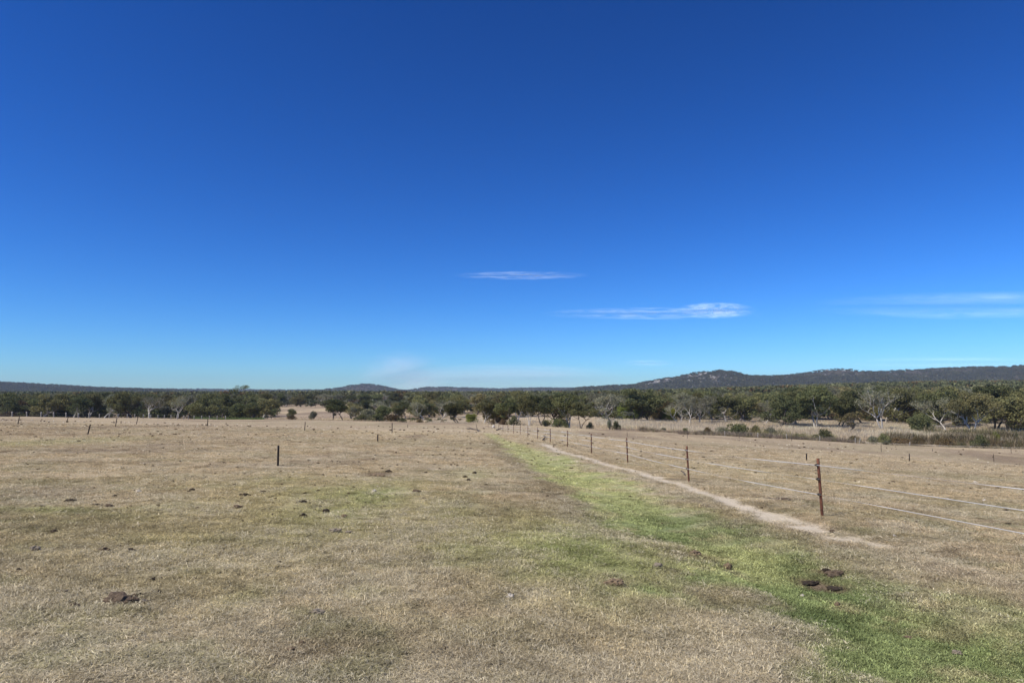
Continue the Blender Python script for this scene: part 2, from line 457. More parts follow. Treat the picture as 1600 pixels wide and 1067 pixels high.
def plant_material(name, base=None, instancer=True, transl=0.25, rnd=0.35):
    """foliage / grass: diffuse + translucent, varied per object and by clump"""
    m, nt, N, L, P = new_mat(name)
    N.remove(P)
    out = [n for n in N if n.type == 'OUTPUT_MATERIAL'][0]
    if instancer:
        at = N.new('ShaderNodeAttribute'); at.attribute_type = 'INSTANCER'; at.attribute_name = 'tint'
        col = at.outputs['Color']
        geo = N.new('ShaderNodeNewGeometry')
        r = ramp(nt, geo.outputs['Random Per Island'], [(0, (0.62, 0.60, 0.56)), (0.6, (1.0, 1.0, 1.0)), (1, (1.5, 1.46, 1.36))])
        col = mix_rgb(nt, 'MULTIPLY', 1.0, col, r.outputs[0])
    else:
        oi = N.new('ShaderNodeObjectInfo')
        hsv = N.new('ShaderNodeHueSaturation')
        mr = N.new('ShaderNodeMapRange'); L.new(oi.outputs['Random'], mr.inputs[0])
        mr.inputs[3].default_value = 1 - rnd; mr.inputs[4].default_value = 1 + rnd * 0.9
        mul = N.new('ShaderNodeMath'); mul.operation = 'MULTIPLY'; mul.inputs[1].default_value = 7.31
        fr = N.new('ShaderNodeMath'); fr.operation = 'FRACT'
        L.new(oi.outputs['Random'], mul.inputs[0]); L.new(mul.outputs[0], fr.inputs[0])
        mr2 = N.new('ShaderNodeMapRange'); L.new(fr.outputs[0], mr2.inputs[0])
        mr2.inputs[3].default_value = 0.472; mr2.inputs[4].default_value = 0.515
        L.new(mr.outputs[0], hsv.inputs['Value']); L.new(mr2.outputs[0], hsv.inputs['Hue'])
        hsv.inputs['Color'].default_value = (*base, 1)
        geo = N.new('ShaderNodeNewGeometry')
        n = noise_node(nt, 0.55, 4, 0.6, geo.outputs['Position'])
        r = ramp(nt, n.outputs['Fac'], [(0.32, (0.72, 0.78, 0.78)), (0.68, (1.35, 1.25, 1.0))])
        col = mix_rgb(nt, 'MULTIPLY', 1.0, hsv.outputs[0], r.outputs[0])
        r2 = ramp(nt, geo.outputs['Random Per Island'], [(0, (0.75, 0.75, 0.75)), (1, (1.3, 1.3, 1.25))])
        col = mix_rgb(nt, 'MULTIPLY', 1.0, col, r2.outputs[0])
    d = N.new('ShaderNodeBsdfDiffuse'); t = N.new('ShaderNodeBsdfTranslucent'); mx = N.new('ShaderNodeMixShader')
    mx.inputs[0].default_value = transl
    L.new(col, d.inputs['Color']); L.new(col, t.inputs['Color'])
    L.new(d.outputs[0], mx.inputs[1]); L.new(t.outputs[0], mx.inputs[2]); L.new(mx.outputs[0], out.inputs['Surface'])
    return m

def solid(name, a, b, scale=6.0, rough=0.85, bump=0.3, metal=0.0, coord='Object'):
    m, nt, N, L, P = new_mat(name)
    tc = N.new('ShaderNodeTexCoord')
    n = noise_node(nt, scale, 6, 0.65, tc.outputs[coord])
    r = ramp(nt, n.outputs['Fac'], [(0.35, a), (0.65, b)])
    L.new(r.outputs[0], P.inputs['Base Color'])
    P.inputs['Roughness'].default_value = rough; P.inputs['Metallic'].default_value = metal
    P.inputs['Specular IOR Level'].default_value = 0.25
    bp = N.new('ShaderNodeBump'); bp.inputs['Strength'].default_value = bump; bp.inputs['Distance'].default_value = 0.02
    L.new(n.outputs['Fac'], bp.inputs['Height']); L.new(bp.outputs[0], P.inputs['Normal'])
    return m

M = {}
M['ground'] = ground_material()
M['dust'] = dust_material()
M['blade'] = plant_material('grass_blade', transl=0.3)
M['forest'] = plant_material('forest_foliage', transl=0.12)
M['leaf_dark'] = plant_material('gum_leaf_dark', (0.125, 0.135, 0.072), False, 0.18)
M['leaf_mid'] = plant_material('gum_leaf_mid', (0.160, 0.168, 0.085), False, 0.18)
M['leaf_olive'] = plant_material('gum_leaf_olive', (0.225, 0.218, 0.110), False, 0.2)
M['leaf_grey'] = plant_material('gum_leaf_grey', (0.215, 0.215, 0.160), False, 0.2)
M['leaf_brown'] = plant_material('brush_brown', (0.165, 0.130, 0.075), False, 0.15)
M['leaf_purple'] = plant_material('dead_brush', (0.17, 0.13, 0.115), False, 0.1)
M['leaf_bright'] = plant_material('bright_leaf', (0.20, 0.225, 0.065), False, 0.2)
M['bark_dark'] = solid('bark_dark', (0.05, 0.04, 0.032), (0.14, 0.115, 0.095), 3)
M['bark_grey'] = solid('bark_grey', (0.18, 0.155, 0.13), (0.36, 0.33, 0.29), 3)
M['bark_pale'] = solid('bark_pale', (0.34, 0.30, 0.25), (0.60, 0.56, 0.49), 1.5)
M['rust'] = solid('rusty_steel', (0.07, 0.032, 0.022), (0.21, 0.085, 0.048), 14, 0.8, 0.3)
M['steel_dark'] = solid('dark_steel', (0.035, 0.028, 0.024), (0.09, 0.065, 0.05), 12, 0.7, 0.3)
M['plastic'] = solid('black_plastic', (0.016, 0.014, 0.014), (0.035, 0.03, 0.03), 10, 0.5, 0.1)
M['tape'] = solid('white_tape', (0.55, 0.53, 0.50), (0.72, 0.70, 0.66), 40, 0.6, 0.1)
M['wood_post'] = solid('weathered_wood', (0.20, 0.18, 0.15), (0.38, 0.35, 0.31), 5)
M['wire'] = solid('fence_wire', (0.25, 0.24, 0.23), (0.4, 0.39, 0.38), 5, 0.5)
M['clod'] = solid('earth_clod', (0.075, 0.05, 0.03), (0.24, 0.175, 0.115), 12, 1.0, 0.8)
M['dung'] = solid('dung', (0.026, 0.019, 0.013), (0.10, 0.075, 0.05), 14, 1.0, 0.8)
M['clod_red'] = solid('reddish_soil', (0.17, 0.115, 0.065), (0.36, 0.265, 0.165), 12, 1.0, 0.8)
M['clod_grey'] = solid('grey_clod', (0.22, 0.175, 0.12), (0.42, 0.35, 0.255), 12, 1.0, 0.7)
M['stone'] = solid('pale_stone', (0.46, 0.40, 0.32), (0.66, 0.60, 0.50), 9, 0.9, 0.5)
M['granite'] = solid('granite', (0.27, 0.245, 0.21), (0.46, 0.42, 0.37), 0.1, 0.9, 0.3)
M['log'] = solid('dead_wood', (0.055, 0.042, 0.034), (0.19, 0.155, 0.13), 7, 0.9, 0.5)

# ------------------------------------------------------------------ ground sheet, with the worn track as its own sheet
def axis(lo_step, growth, limit):
    v = [0.0]
    while v[-1] < limit:
        v.append(v[-1] + max(lo_step, growth * v[-1]))
    return np.array(v)
xp = axis(0.11, 0.0105, 1400)
xs = np.concatenate([-xp[:0:-1], xp])
yp = axis(0.10, 0.0105, 2400)
yn = axis(0.4, 0.08, 60)
ys = np.concatenate([-yn[:0:-1], yp])
GX, GY = np.meshgrid(xs, ys)
GZ = ground_z(GX, GY)
GC = ground_col(GX, GY)
nx, ny = len(xs), len(ys)
idx = np.arange(nx * ny).reshape(ny, nx)
quads = np.stack([idx[:-1, :-1], idx[:-1, 1:], idx[1:, 1:], idx[1:, :-1]], -1).reshape(-1, 4)
cx = (GX[:-1, :-1] + GX[1:, 1:]).ravel() / 2; cy = (GY[:-1, :-1] + GY[1:, 1:]).ravel() / 2
tmask = tracks(cx, cy)[0] > 0.5
allV = np.stack([GX, GY, GZ], -1).reshape(-1, 3); allC = GC.reshape(-1, 3)

def sub_sheet(name, sel, mat):
    q = quads[sel]
    used, inv = np.unique(q, return_inverse=True)
    me = mesh_np(name, allV[used], inv.reshape(q.shape), mat, True, {'tint': allC[used]})
    # carry smooth normals across the cut by keeping the same positions on both sides
    o = bpy.data.objects.new(name, me); link(o)
    return tag(o, kind='structure')
g_o = sub_sheet('ground', ~tmask, M['ground'])
tag(g_o, 'dry grazed paddock of straw coloured turf falling away to the creek')
t_o = sub_sheet('dirt_track', tmask, M['dust'])
tag(t_o, 'narrow pale dusty stock track worn beside the tape fence')

# far plain under and beyond the hills, out to the horizon
fx = np.linspace(-30000, 30000, 61); fy = np.concatenate([[2300], np.linspace(6000, 40000, 18)])
FX, FY = np.meshgrid(fx, fy)
FZ = np.where(FY < 3000, -14.0, 10.0)
i2 = np.arange(FX.size).reshape(FX.shape)
q2 = np.stack([i2[:-1, :-1], i2[:-1, 1:], i2[1:, 1:], i2[1:, :-1]], -1).reshape(-1, 4)
o = link(bpy.data.objects.new('far_plain', mesh_np('far_plain', np.stack([FX, FY, FZ], -1).reshape(-1, 3), q2, M['ground'], True, {'tint': np.zeros((FX.size, 3)) + LITTER * 0.6})))
tag(o, 'flat land beyond the hills', kind='structure')

# hills
hx = np.arange(-4800, 4801, 28.0); hy = np.concatenate([np.arange(1700, 4300, 26.0), np.arange(4300, 6400, 60.0)])
HX, HY = np.meshgrid(hx, hy)
HZ = h_hill(HX, HY)
hb = fbm(HX / 60, HY / 60, 71, 4)
hcol = mixc(np.zeros(HX.shape + (3,)) + C3(0.085, 0.072, 0.050), C3(0.17, 0.145, 0.115), sstep(0.56, 0.72, hb) * 0.6)
i3 = np.arange(HX.size).reshape(HX.shape)
q3 = np.stack([i3[:-1, :-1], i3[:-1, 1:], i3[1:, 1:], i3[1:, :-1]], -1).reshape(-1, 4)
base_lim = (ground_z(HX, np.minimum(HY, 6000), False) - 6).reshape(-1)
keep = (HZ.reshape(-1)[q3] > base_lim[q3]).any(axis=1)
q3 = q3[keep]; used, inv = np.unique(q3, return_inverse=True)
HV = np.stack([HX, HY, HZ], -1).reshape(-1, 3)
o = link(bpy.data.objects.new('hills', mesh_np('hills', HV[used], inv.reshape(q3.shape), M['ground'], True, {'tint': hcol.reshape(-1, 3)[used]})))
tag(o, 'low wooded ranges along the horizon', kind='structure')

# ------------------------------------------------------------------ scatter through geometry nodes ("stuff" only)
def scatter(name, P, rot, scl, tint, protos, label, pick=None):
    me = bpy.data.meshes.new(name)
    n = len(P)
    me.vertices.add(n); me.vertices.foreach_set('co', np.asarray(P, np.float32).ravel())
    a = me.attributes.new('rot', 'FLOAT_VECTOR', 'POINT'); a.data.foreach_set('vector', np.asarray(rot, np.float32).ravel())
    s3 = np.asarray(scl, np.float32)
    if s3.ndim == 1: s3 = np.stack([s3] * 3, -1)
    a = me.attributes.new('scl', 'FLOAT_VECTOR', 'POINT'); a.data.foreach_set('vector', s3.ravel())
    A = np.ones((n, 4), np.float32); A[:, :3] = tint
    a = me.attributes.new('tint', 'FLOAT_COLOR', 'POINT'); a.data.foreach_set('color', A.ravel())
    a = me.attributes.new('pick', 'INT', 'POINT')
    a.data.foreach_set('value', (rng.integers(0, len(protos), n) if pick is None else pick).astype(np.int32))
    o = bpy.data.objects.new(name, me); link(o)
    c = bpy.data.collections.new(name + '_pieces')
    for p in protos: c.objects.link(p)
    nt = bpy.data.node_groups.new(name + '_nodes', 'GeometryNodeTree')
    nt.interface.new_socket('Geometry', in_out='INPUT', socket_type='NodeSocketGeometry')
    nt.interface.new_socket('Geometry', in_out='OUTPUT', socket_type='NodeSocketGeometry')
    N, L = nt.nodes, nt.links
    gi = N.new('NodeGroupInput'); go = N.new('NodeGroupOutput')
    ip = N.new('GeometryNodeInstanceOnPoints'); ci = N.new('GeometryNodeCollectionInfo')
    ci.inputs['Collection'].default_value = c
    ci.inputs['Separate Children'].default_value = True; ci.inputs['Reset Children'].default_value = True
    def named(t, nm):
        k = N.new('GeometryNodeInputNamedAttribute'); k.data_type = t; k.inputs['Name'].default_value = nm
        return k.outputs['Attribute']
    L.new(gi.outputs[0], ip.inputs['Points']); L.new(ci.outputs[0], ip.inputs['Instance'])
    ip.inputs['Pick Instance'].default_value = True
    L.new(named('INT', 'pick'), ip.inputs['Instance Index'])
    L.new(named('FLOAT_VECTOR', 'rot'), ip.inputs['Rotation'])
    L.new(named('FLOAT_VECTOR', 'scl'), ip.inputs['Scale'])
    L.new(ip.outputs[0], go.inputs[0])
    md = o.modifiers.new('scatter', 'NODES'); md.node_group = nt
    return tag(o, label, kind='stuff')

def tuft(nm, blades, length, width, spread, lean, mat, segs=2):
    V = []; Q = []; T = []
    for b in range(blades):
        a = rng.uniform(0, 2 * math.pi); r = spread * math.sqrt(rng.uniform())
        bx, by = r * math.cos(a), r * math.sin(a)
        h = rng.uniform(0, 2 * math.pi); ln = length * rng.uniform(0.5, 1.25)
        le = lean * rng.uniform(0.4, 1.3)
        d = np.array([math.cos(h), math.sin(h)]); pnv = np.array([-d[1], d[0]]) * width / 2 * rng.uniform(0.6, 1.3)
        p = np.array([bx, by, -0.004 * length / 0.05]); n0 = len(V); ang = math.pi / 2 - le * 0.4
        for s in range(segs + 1):
            w = 1.0 - 0.15 * s if s < segs else 0.0
            if s < segs:
                V.append([p[0] - pnv[0] * w, p[1] - pnv[1] * w, p[2]]); V.append([p[0] + pnv[0] * w, p[1] + pnv[1] * w, p[2]])
            else:
                V.append(list(p))
            step = ln / segs
            p = p + np.array([d[0] * math.cos(ang), d[1] * math.cos(ang), math.sin(ang)]) * step
            ang -= le * 0.7
        for s in range(segs - 1):
            Q.append([n0 + 2 * s, n0 + 2 * s + 1, n0 + 2 * s + 3, n0 + 2 * s + 2])
        T.append([n0 + 2 * segs - 2, n0 + 2 * segs - 1, n0 + 2 * segs])
    fs = ([np.array(Q)] if Q else []) + [np.array(T)]
    return bpy.data.objects.new(nm, mesh_np(nm, np.array(V), fs, mat))

dry_tufts = [tuft('grass_tuft', 28, 0.070, 0.0034, 0.09, 2.6, M['blade']) for _ in range(5)]
green_tufts = [tuft('green_tuft', 24, 0.040, 0.0050, 0.075, 1.4, M['blade']) for _ in range(4)]

def lod_points(n, y0, y1, umax=0.95):
    Y = np.exp(rng.uniform(math.log(y0), math.log(y1), n))
    X = rng.uniform(-umax, umax, n) * Y + rng.uniform(-1.2, 1.2, n)
    return X, Y

def grass_layer(n, y0, y1):
    X, Y = lod_points(n, y0, y1)
    tm, _ = tracks(X, Y)
    bare = fbm(X * 1.6, Y * 1.6, 61, 3)
    keep = (rng.uniform(size=n) > tm * 1.1) & (rng.uniform(size=n) < sstep(0.33, 0.52, bare) + 0.2)
    for (x0, y0_, rx, ry), s in DARK_PATCH:
        d = ((X - x0) / rx) ** 2 + ((Y - y0_) / ry) ** 2
        keep &= ~((rng.uniform(size=n) < s * 1.1 * np.exp(-d * d)) )
    X = X[keep]; Y = Y[keep]; n = len(X)
    Z = ground_z(X, Y)
    m, t, w = swale(X, Y)
    col = ground_col(X, Y)
    col = col * (rng.uniform(0.55, 1.35, n) * (0.7 + 0.75 * fbm(X * 5, Y * 5, 63, 2)))[:, None]
    pale = (rng.uniform(size=n) < (0.12 + 0.5 * sstep(0.42, 0.62, fbm(X * 0.8, Y * 0.8, 66, 3))) * (1 - m))
    col[pale] = col[pale] * 0.3 + 0.7 * C3(0.77, 0.69, 0.51) * rng.uniform(0.7, 1.15, pale.sum())[:, None]
    dk = (rng.uniform(size=n) < 0.10)
    col[dk] *= 0.5
    col = np.clip(col, 0.02, 0.85)
    sc = (np.maximum(Y, 3.5) / 5.5) ** 0.5 * rng.uniform(0.6, 1.25, n)
    s3 = np.stack([sc, sc, sc * (0.20 + 0.60 * fbm(X * 1.3, Y * 1.3, 62, 3)) * np.clip(7.0 / np.maximum(Y, 7), 0.35, 1) ** 0.5], -1)
    rot = np.stack([rng.normal(0, 0.12, n), rng.normal(0, 0.12, n), rng.uniform(0, 6.28, n)], -1)
    return X, Y, Z, m, col, s3, rot

A_ = grass_layer(300000, 2.6, 70); B_ = grass_layer(110000, 2.8, 11)
X, Y, Z, m, col, s3, rot = [np.concatenate([a, b]) for a, b in zip(A_, B_)]
gsel = m > 0.45
P = np.stack([X, Y, Z], -1)
scatter('dry_grass', P[~gsel], rot[~gsel], s3[~gsel], col[~gsel], dry_tufts, 'short bleached winter grass of the grazed paddock')
scatter('green_grass', P[gsel], rot[gsel], s3[gsel], col[gsel] * 1.05, green_tufts, 'short green grass growing along the damp shallow swale')

# tall pale reeds and rank grass in the creek flat
reed = [tuft('reed_clump', 26, 1.15, 0.035, 0.55, 0.45, M['blade'], 3) for _ in range(4)]
def flat_points(n, px0, px1, y0, y1):
    Y = rng.uniform(y0, y1, n); u = rng.uniform((px0 - 800) / F, (px1 - 800) / F, n)
    return u * Y, Y, u
PX = []; CC = []; SS = []
for px0, px1, y0, y1, n, hmul, c0 in [(930, 1640, 170, 232, 23000, 1.35, REED), (670, 960, 165, 260, 8000, 0.6, REED * 0.95), (430, 700, 190, 300, 1800, 0.45, STRAW),
                                  (960, 1240, 148, 170, 1500, 0.5, C3(0.42, 0.34, 0.25)), (1330, 1640, 136, 152, 5000, 0.5, REED * 0.9)]:
    X, Y, u = flat_points(n, px0, px1, y0, y1)
    k = fbm(X * 0.07, Y * 0.07, 81, 3)
    kp = rng.uniform(size=n) < sstep(0.25, 0.5, k) + 0.35
    X, Y, k = X[kp], Y[kp], k[kp]
    PX.append(np.stack([X, Y, ground_z(X, Y) - 0.03], -1))
    CC.append(np.clip((np.zeros((len(X), 3)) + c0) * (0.75 + 0.5 * k + rng.normal(0, 0.08, len(X)))[:, None], 0.05, 0.8))
    SS.append(hmul * rng.uniform(0.6, 1.25, len(X)))
PX = np.vstack(PX); CC = np.vstack(CC); SS = np.concatenate(SS)
scatter('tall_dry_grass', PX, np.stack([rng.normal(0, .06, len(PX)), rng.normal(0, .06, len(PX)), rng.uniform(0, 6.28, len(PX))], -1), SS, CC, reed,
        'tall pale straw coloured reeds and rank grass along the creek flat')
# dark brown sedge and purplish dead brush between paddock and reeds
PX = []; CC = []; SS = []
for px0, px1, y0, y1, n, hm, c0 in [(1060, 1345, 134, 153, 3600, 0.55, C3(0.20, 0.155, 0.125)), (1380, 1640, 158, 178, 3600, 1.35, C3(0.17, 0.135, 0.075)),
                                (1180, 1300, 160, 185, 500, 1.0, C3(0.27, 0.25, 0.10)), (1440, 1620, 176, 192, 1600, 1.5, C3(0.18, 0.17, 0.075)),
                                (1000, 1200, 146, 152, 500, 0.6, C3(0.16, 0.12, 0.09)), (1340, 1640, 134.5, 137, 400, 0.35, C3(0.10, 0.09, 0.06))]:
    X, Y, u = flat_points(n, px0, px1, y0, y1)
    k = fbm(X * 0.12, Y * 0.12, 83, 3)
    kp = rng.uniform(size=n) < sstep(0.3, 0.55, k) + 0.2
    X, Y, k = X[kp], Y[kp], k[kp]
    PX.append(np.stack([X, Y, ground_z(X, Y) - 0.03], -1))
    cc_ = (np.zeros((len(X), 3)) + c0) * (0.6 + 0.8 * k)[:, None]; r_ = rng.uniform(size=len(X))
    cc_[r_ < 0.36] = C3(0.46, 0.38, 0.26); cc_[r_ > 0.82] = C3(0.15, 0.155, 0.075)
    CC.append(np.clip(cc_, 0.02, 0.8)); SS.append(hm * rng.uniform(0.5, 1.2, len(X)) * (0.12 + 1.7 * sstep(0.33, 0.66, k)))
PX = np.vstack(PX); CC = np.vstack(CC); SS = np.concatenate(SS)
scatter('creek_scrub', PX, np.stack([rng.normal(0, .15, len(PX)), rng.normal(0, .15, len(PX)), rng.uniform(0, 6.28, len(PX))], -1), SS, CC, reed,
        'low brown sedge and dead brush lining the creek')
# bright green crop strip behind the white posts, left
X, Y, u = flat_points(900, 305, 415, 192, 200)
scatter('green_crop', np.stack([X, Y, ground_z(X, Y)], -1), np.stack([X * 0, X * 0, rng.uniform(0, 6.28, len(X))], -1), rng.uniform(0.3, 0.7, len(X)),
        np.zeros((len(X), 3)) + C3(0.17, 0.23, 0.08), reed, 'low strip of fresh green growth behind the white posts')

# pond glimpsed in the creek at the right edge
m_, nt_, N_, L_, P_ = new_mat('pond_water')
P_.inputs['Base Color'].default_value = (0.03, 0.045, 0.06, 1); P_.inputs['Roughness'].default_value = 0.12
n_ = noise_node(nt_, 1.2, 3, 0.5, N_.new('ShaderNodeNewGeometry').outputs['Position'])
b_ = N_.new('ShaderNodeBump'); b_.inputs['Strength'].default_value = 0.15; L_.new(n_.outputs['Fac'], b_.inputs['Height']); L_.new(b_.outputs[0], P_.inputs['Normal'])
th = np.linspace(0, 2 * math.pi, 40, endpoint=False)
pr = 1 + 0.18 * np.sin(3 * th + 1) + 0.1 * np.sin(5 * th)
pv = np.stack([128 + 19 * pr * np.cos(th), 171 + 7 * pr * np.sin(th), np.full(40, -11.55)], -1)
pv = np.vstack([pv, [[128, 171, -11.55]]])
o = link(bpy.data.objects.new('creek_water', mesh_np('creek_water', pv, np.array([[40, i, (i + 1) % 40] for i in range(40)]), m_)))
tag(o, 'small still pool in the creek at the right edge', kind='structure')

# ------------------------------------------------------------------ trees
def leaf_cloud(mb, c, r, n, size, rs, flat=0.7):
    d = rs.normal(size=(n, 3)); d /= np.linalg.norm(d, axis=1)[:, None]
    rad = rs.uniform(0.35, 1.0, n) ** 0.5
    p = d * rad[:, None] * np.array([r, r, r * flat]) + c
    # random quads, elongated, drooping a bit
    a = rs.normal(size=(n, 3)); a[:, 2] -= 0.3; a /= np.linalg.norm(a, axis=1)[:, None]
    b = np.cross(a, rs.normal(size=(n, 3))); b /= np.linalg.norm(b, axis=1)[:, None] + 1e-9
    s = size * rs.uniform(0.6, 1.4, n)
    a = a * s[:, None]; b = b * s[:, None] * 0.5
    V = np.stack([p - a, p + b, p + a, p - b], 1).reshape(-1, 3)
    Q = np.arange(n * 4).reshape(n, 4)
    mb.add(V, Q)

def grow(seed, h, spread, trunk_r, clear, n_main, lean=0.15, clump_r=1.1, leaves=95, leaf=0.17, sparse=0.0, levels=3, flat=0.65, multi=1, droop=0.0, low=0):
    rs = np.random.default_rng(seed)
    tr = MB(); cr = MB(); tips = []
    def branch(p, d, ln, r, lev):
        n = 5; P = [p]; q = p.copy(); dd = d / np.linalg.norm(d)
        bend = rs.normal(size=3) * 0.32; bend[2] = abs(bend[2]) * 0.6
        for k in range(n):
            dd = dd + bend * 0.35 + rs.normal(size=3) * 0.13
            dd[2] += 0.05 - droop * lev * 0.05
            dd /= np.linalg.norm(dd); q = q + dd * ln / n; P.append(q.copy())
        R = np.linspace(r, r * 0.5, n + 1)
        tr.tube(P, R, 6 if lev < 1 else (5 if lev < 2 else 3))
        if lev >= levels:
            tips.append((P[-1], lev)); return
        if lev >= 1 and rs.uniform() < (0.75 if lev > 1 else 0.5): tips.append((P[-2] + rs.normal(size=3) * 0.2, lev))
        if lev == 0 and low:
            for q_ in range(low):
                a = rs.uniform(0, 6.28)
                branch(P[-2 - (q_ % 2)].copy(), np.array([math.cos(a), math.sin(a), 0.15]), ln * rs.uniform(0.6, 0.95), r * 0.4, 2)
        k = n_main if lev == 0 else int(rs.integers(2, 4))
        a0 = rs.uniform(0, 6.28)
        for j in range(k):
            a = a0 + j * 6.283 / k + rs.normal() * 0.35
            sp = spread * (1.0 if lev else 1.0) * rs.uniform(0.6, 1.2)
            nd = dd * 0.8 + np.array([math.cos(a) * sp, math.sin(a) * sp, 0.25])
            st = P[-1] if j or lev == 0 else P[-1]
            if lev >= 1 and rs.uniform() < 0.3: st = P[-2]
            branch(st.copy(), nd, ln * rs.uniform(0.55, 0.8) * (1.1 if lev == 0 else 1), r * 0.55, lev + 1)
    for mlt in range(multi):
        a = rs.uniform(0, 6.28)
        d0 = np.array([math.cos(a) * lean * (1 + multi * 0.6), math.sin(a) * lean * (1 + multi * 0.6), 1.0])
        branch(np.array([0.25 * mlt * math.cos(a), 0.25 * mlt * math.sin(a), -0.3]), d0, h * clear, trunk_r / multi ** 0.4, 0)
    T = np.array([t[0] for t in tips])
    hmax = T[:, 2].max() + clump_r * flat
    sc = h / hmax
    for (p, lev) in tips:
        if rs.uniform() < sparse: continue
        r = clump_r / sc * rs.uniform(0.65, 1.25)
        leaf_cloud(cr, p + np.array([0, 0, 0.1 * r]), r, int(leaves * rs.uniform(0.6, 1.3)), leaf / sc, rs, flat)
    for b in (tr, cr):
        for i in range(len(b.V)): b.V[i] = b.V[i] * sc
    return tr, cr

PROTO = {}
def proto(key, seed, h, bark, leafmat, **kw):
    tr, cr = grow(seed, h, **kw)
    PROTO[key] = (h, tr.build('trunk', M[bark], True), cr.build('crown', M[leafmat]) if cr.V else None)

for i, s in enumerate((11, 12, 13, 14)):
    proto('dark%d' % i, s, 12, ('bark_dark', 'bark_grey', 'bark_dark', 'bark_grey')[i], ('leaf_dark', 'leaf_dark', 'leaf_mid', 'leaf_mid')[i],
          spread=0.95, trunk_r=0.26, clear=0.2, n_main=4, clump_r=1.75, leaves=230, leaf=0.22, low=3)
for i, s in enumerate((21, 22, 23)):
    proto('olive%d' % i, s, 11, ('bark_grey', 'bark_dark', 'bark_pale')[i], 'leaf_olive',
          spread=1.05, trunk_r=0.25, clear=0.18, n_main=4, clump_r=1.7, leaves=220, leaf=0.22, low=3)
for i, s in enumerate((31, 32, 33)):
    proto('grey%d' % i, s, 12, ('bark_pale', 'bark_grey', 'bark_pale')[i], 'leaf_grey',
          spread=0.8, trunk_r=0.2, clear=0.28, n_main=3, clump_r=1.35, leaves=120, leaf=0.18, sparse=0.12, low=2)
for i, s in enumerate((41, 42, 43)):
    proto('bare%d' % i, s, 11, 'bark_pale', 'leaf_grey',
          spread=1.15, trunk_r=0.33, clear=0.30, n_main=3, clump_r=0.9, leaves=34, leaf=0.15, sparse=0.35, levels=4, multi=2)
for i, s in enumerate((51, 52)):
    proto('wide%d' % i, s, 13, 'bark_pale', ('leaf_mid', 'leaf_olive')[i],
          spread=1.15, trunk_r=0.32, clear=0.22, n_main=4, clump_r=1.8, leaves=240, leaf=0.22, multi=2)
for i, s in enumerate((63, 64, 66)):
    proto('open%d' % i, s, 11, ('bark_dark', 'bark_pale', 'bark_dark')[i], ('leaf_mid', 'leaf_mid', 'leaf_dark')[i], spread=1.05, trunk_r=0.24, clear=0.30, n_main=4, clump_r=1.5, leaves=200, leaf=0.2, flat=0.55, low=0, multi=(1, 2, 2)[i])
proto('forked', 61, 9, 'bark_dark', 'leaf_dark', spread=1.0, trunk_r=0.26, clear=0.3, n_main=3, clump_r=1.4, leaves=190, leaf=0.18, multi=2, lean=0.3)
proto('tall', 71, 16, 'bark_dark', 'leaf_dark', spread=0.75, trunk_r=0.26, clear=0.5, n_main=3, clump_r=1.4, leaves=150, leaf=0.18, levels=2)
proto('round', 81, 8, 'bark_dark', 'leaf_mid', spread=0.8, trunk_r=0.2, clear=0.12, n_main=5, clump_r=1.5, leaves=240, leaf=0.18, flat=0.9, low=3)
proto('roundgrey', 82, 8, 'bark_grey', 'leaf_grey', spread=0.8, trunk_r=0.2, clear=0.12, n_main=5, clump_r=1.4, leaves=210, leaf=0.18, flat=0.9, low=3)
proto('bright', 83, 8, 'bark_dark', 'leaf_bright', spread=0.8, trunk_r=0.2, clear=0.12, n_main=4, clump_r=1.4, leaves=200, leaf=0.18, flat=0.9, low=3)
proto('brownbush', 84, 5, 'bark_grey', 'leaf_brown', spread=0.7, trunk_r=0.15, clear=0.3, n_main=4, clump_r=0.9, leaves=120, leaf=0.12, levels=2)
proto('low_brown', 85, 8, 'bark_dark', 'leaf_brown', spread=0.85, trunk_r=0.2, clear=0.14, n_main=5, clump_r=1.5, leaves=220, leaf=0.18, flat=0.9, low=3)

def bush_proto(key, seed, leafmat, n=9, tall=1.0):
    rs = np.random.default_rng(seed); cr = MB(); st = MB()
    for k in range(n):
        a = rs.uniform(0, 6.28); r = rs.uniform(0, 0.75)
        c = np.array([math.cos(a) * r, math.sin(a) * r * 0.8, tall * rs.uniform(0.22, 0.72) * (1.05 - 0.4 * r)])
        st.tube([[c[0] * 0.2, c[1] * 0.2, -0.05], c * 0.6, c], [0.035, 0.022, 0.012], 4)
        leaf_cloud(cr, c, rs.uniform(0.28, 0.42), 170, 0.055, rs, 0.8)
    PROTO[key] = (1.0, st.build('stem', M['bark_dark'], True), cr.build('foliage', M[leafmat]))
bush_proto('b_dark', 1, 'leaf_dark'); bush_proto('b_mid', 2, 'leaf_mid', 12); bush_proto('b_grey', 3, 'leaf_grey'); bush_proto('b_brown', 4, 'leaf_brown', 12)
bush_proto('b_olive', 5, 'leaf_olive', 10); bush_proto('b_bright', 6, 'leaf_bright', 8, 1.3)

N_TREE = [0]
def plant(name, key, X, Y, h, rz, label, cat, group=None, wmul=1.0, parts=('trunk', 'crown'), sink=0.05):
    h0, tm_, cm_ = PROTO[key]
    e = bpy.data.objects.new(name, None); e.empty_display_size = 0.5
    e.location = (X, Y, gz(X, Y) - sink); e.rotation_euler = (0, 0, rz)
    s = h / h0; e.scale = (s * wmul, s * wmul, s)
    link(e); tag(e, label, cat, group)
    for nm, me in zip(parts, (tm_, cm_)):
        if me: link(bpy.data.objects.new(nm, me), e)
    N_TREE[0] += 1
    return e

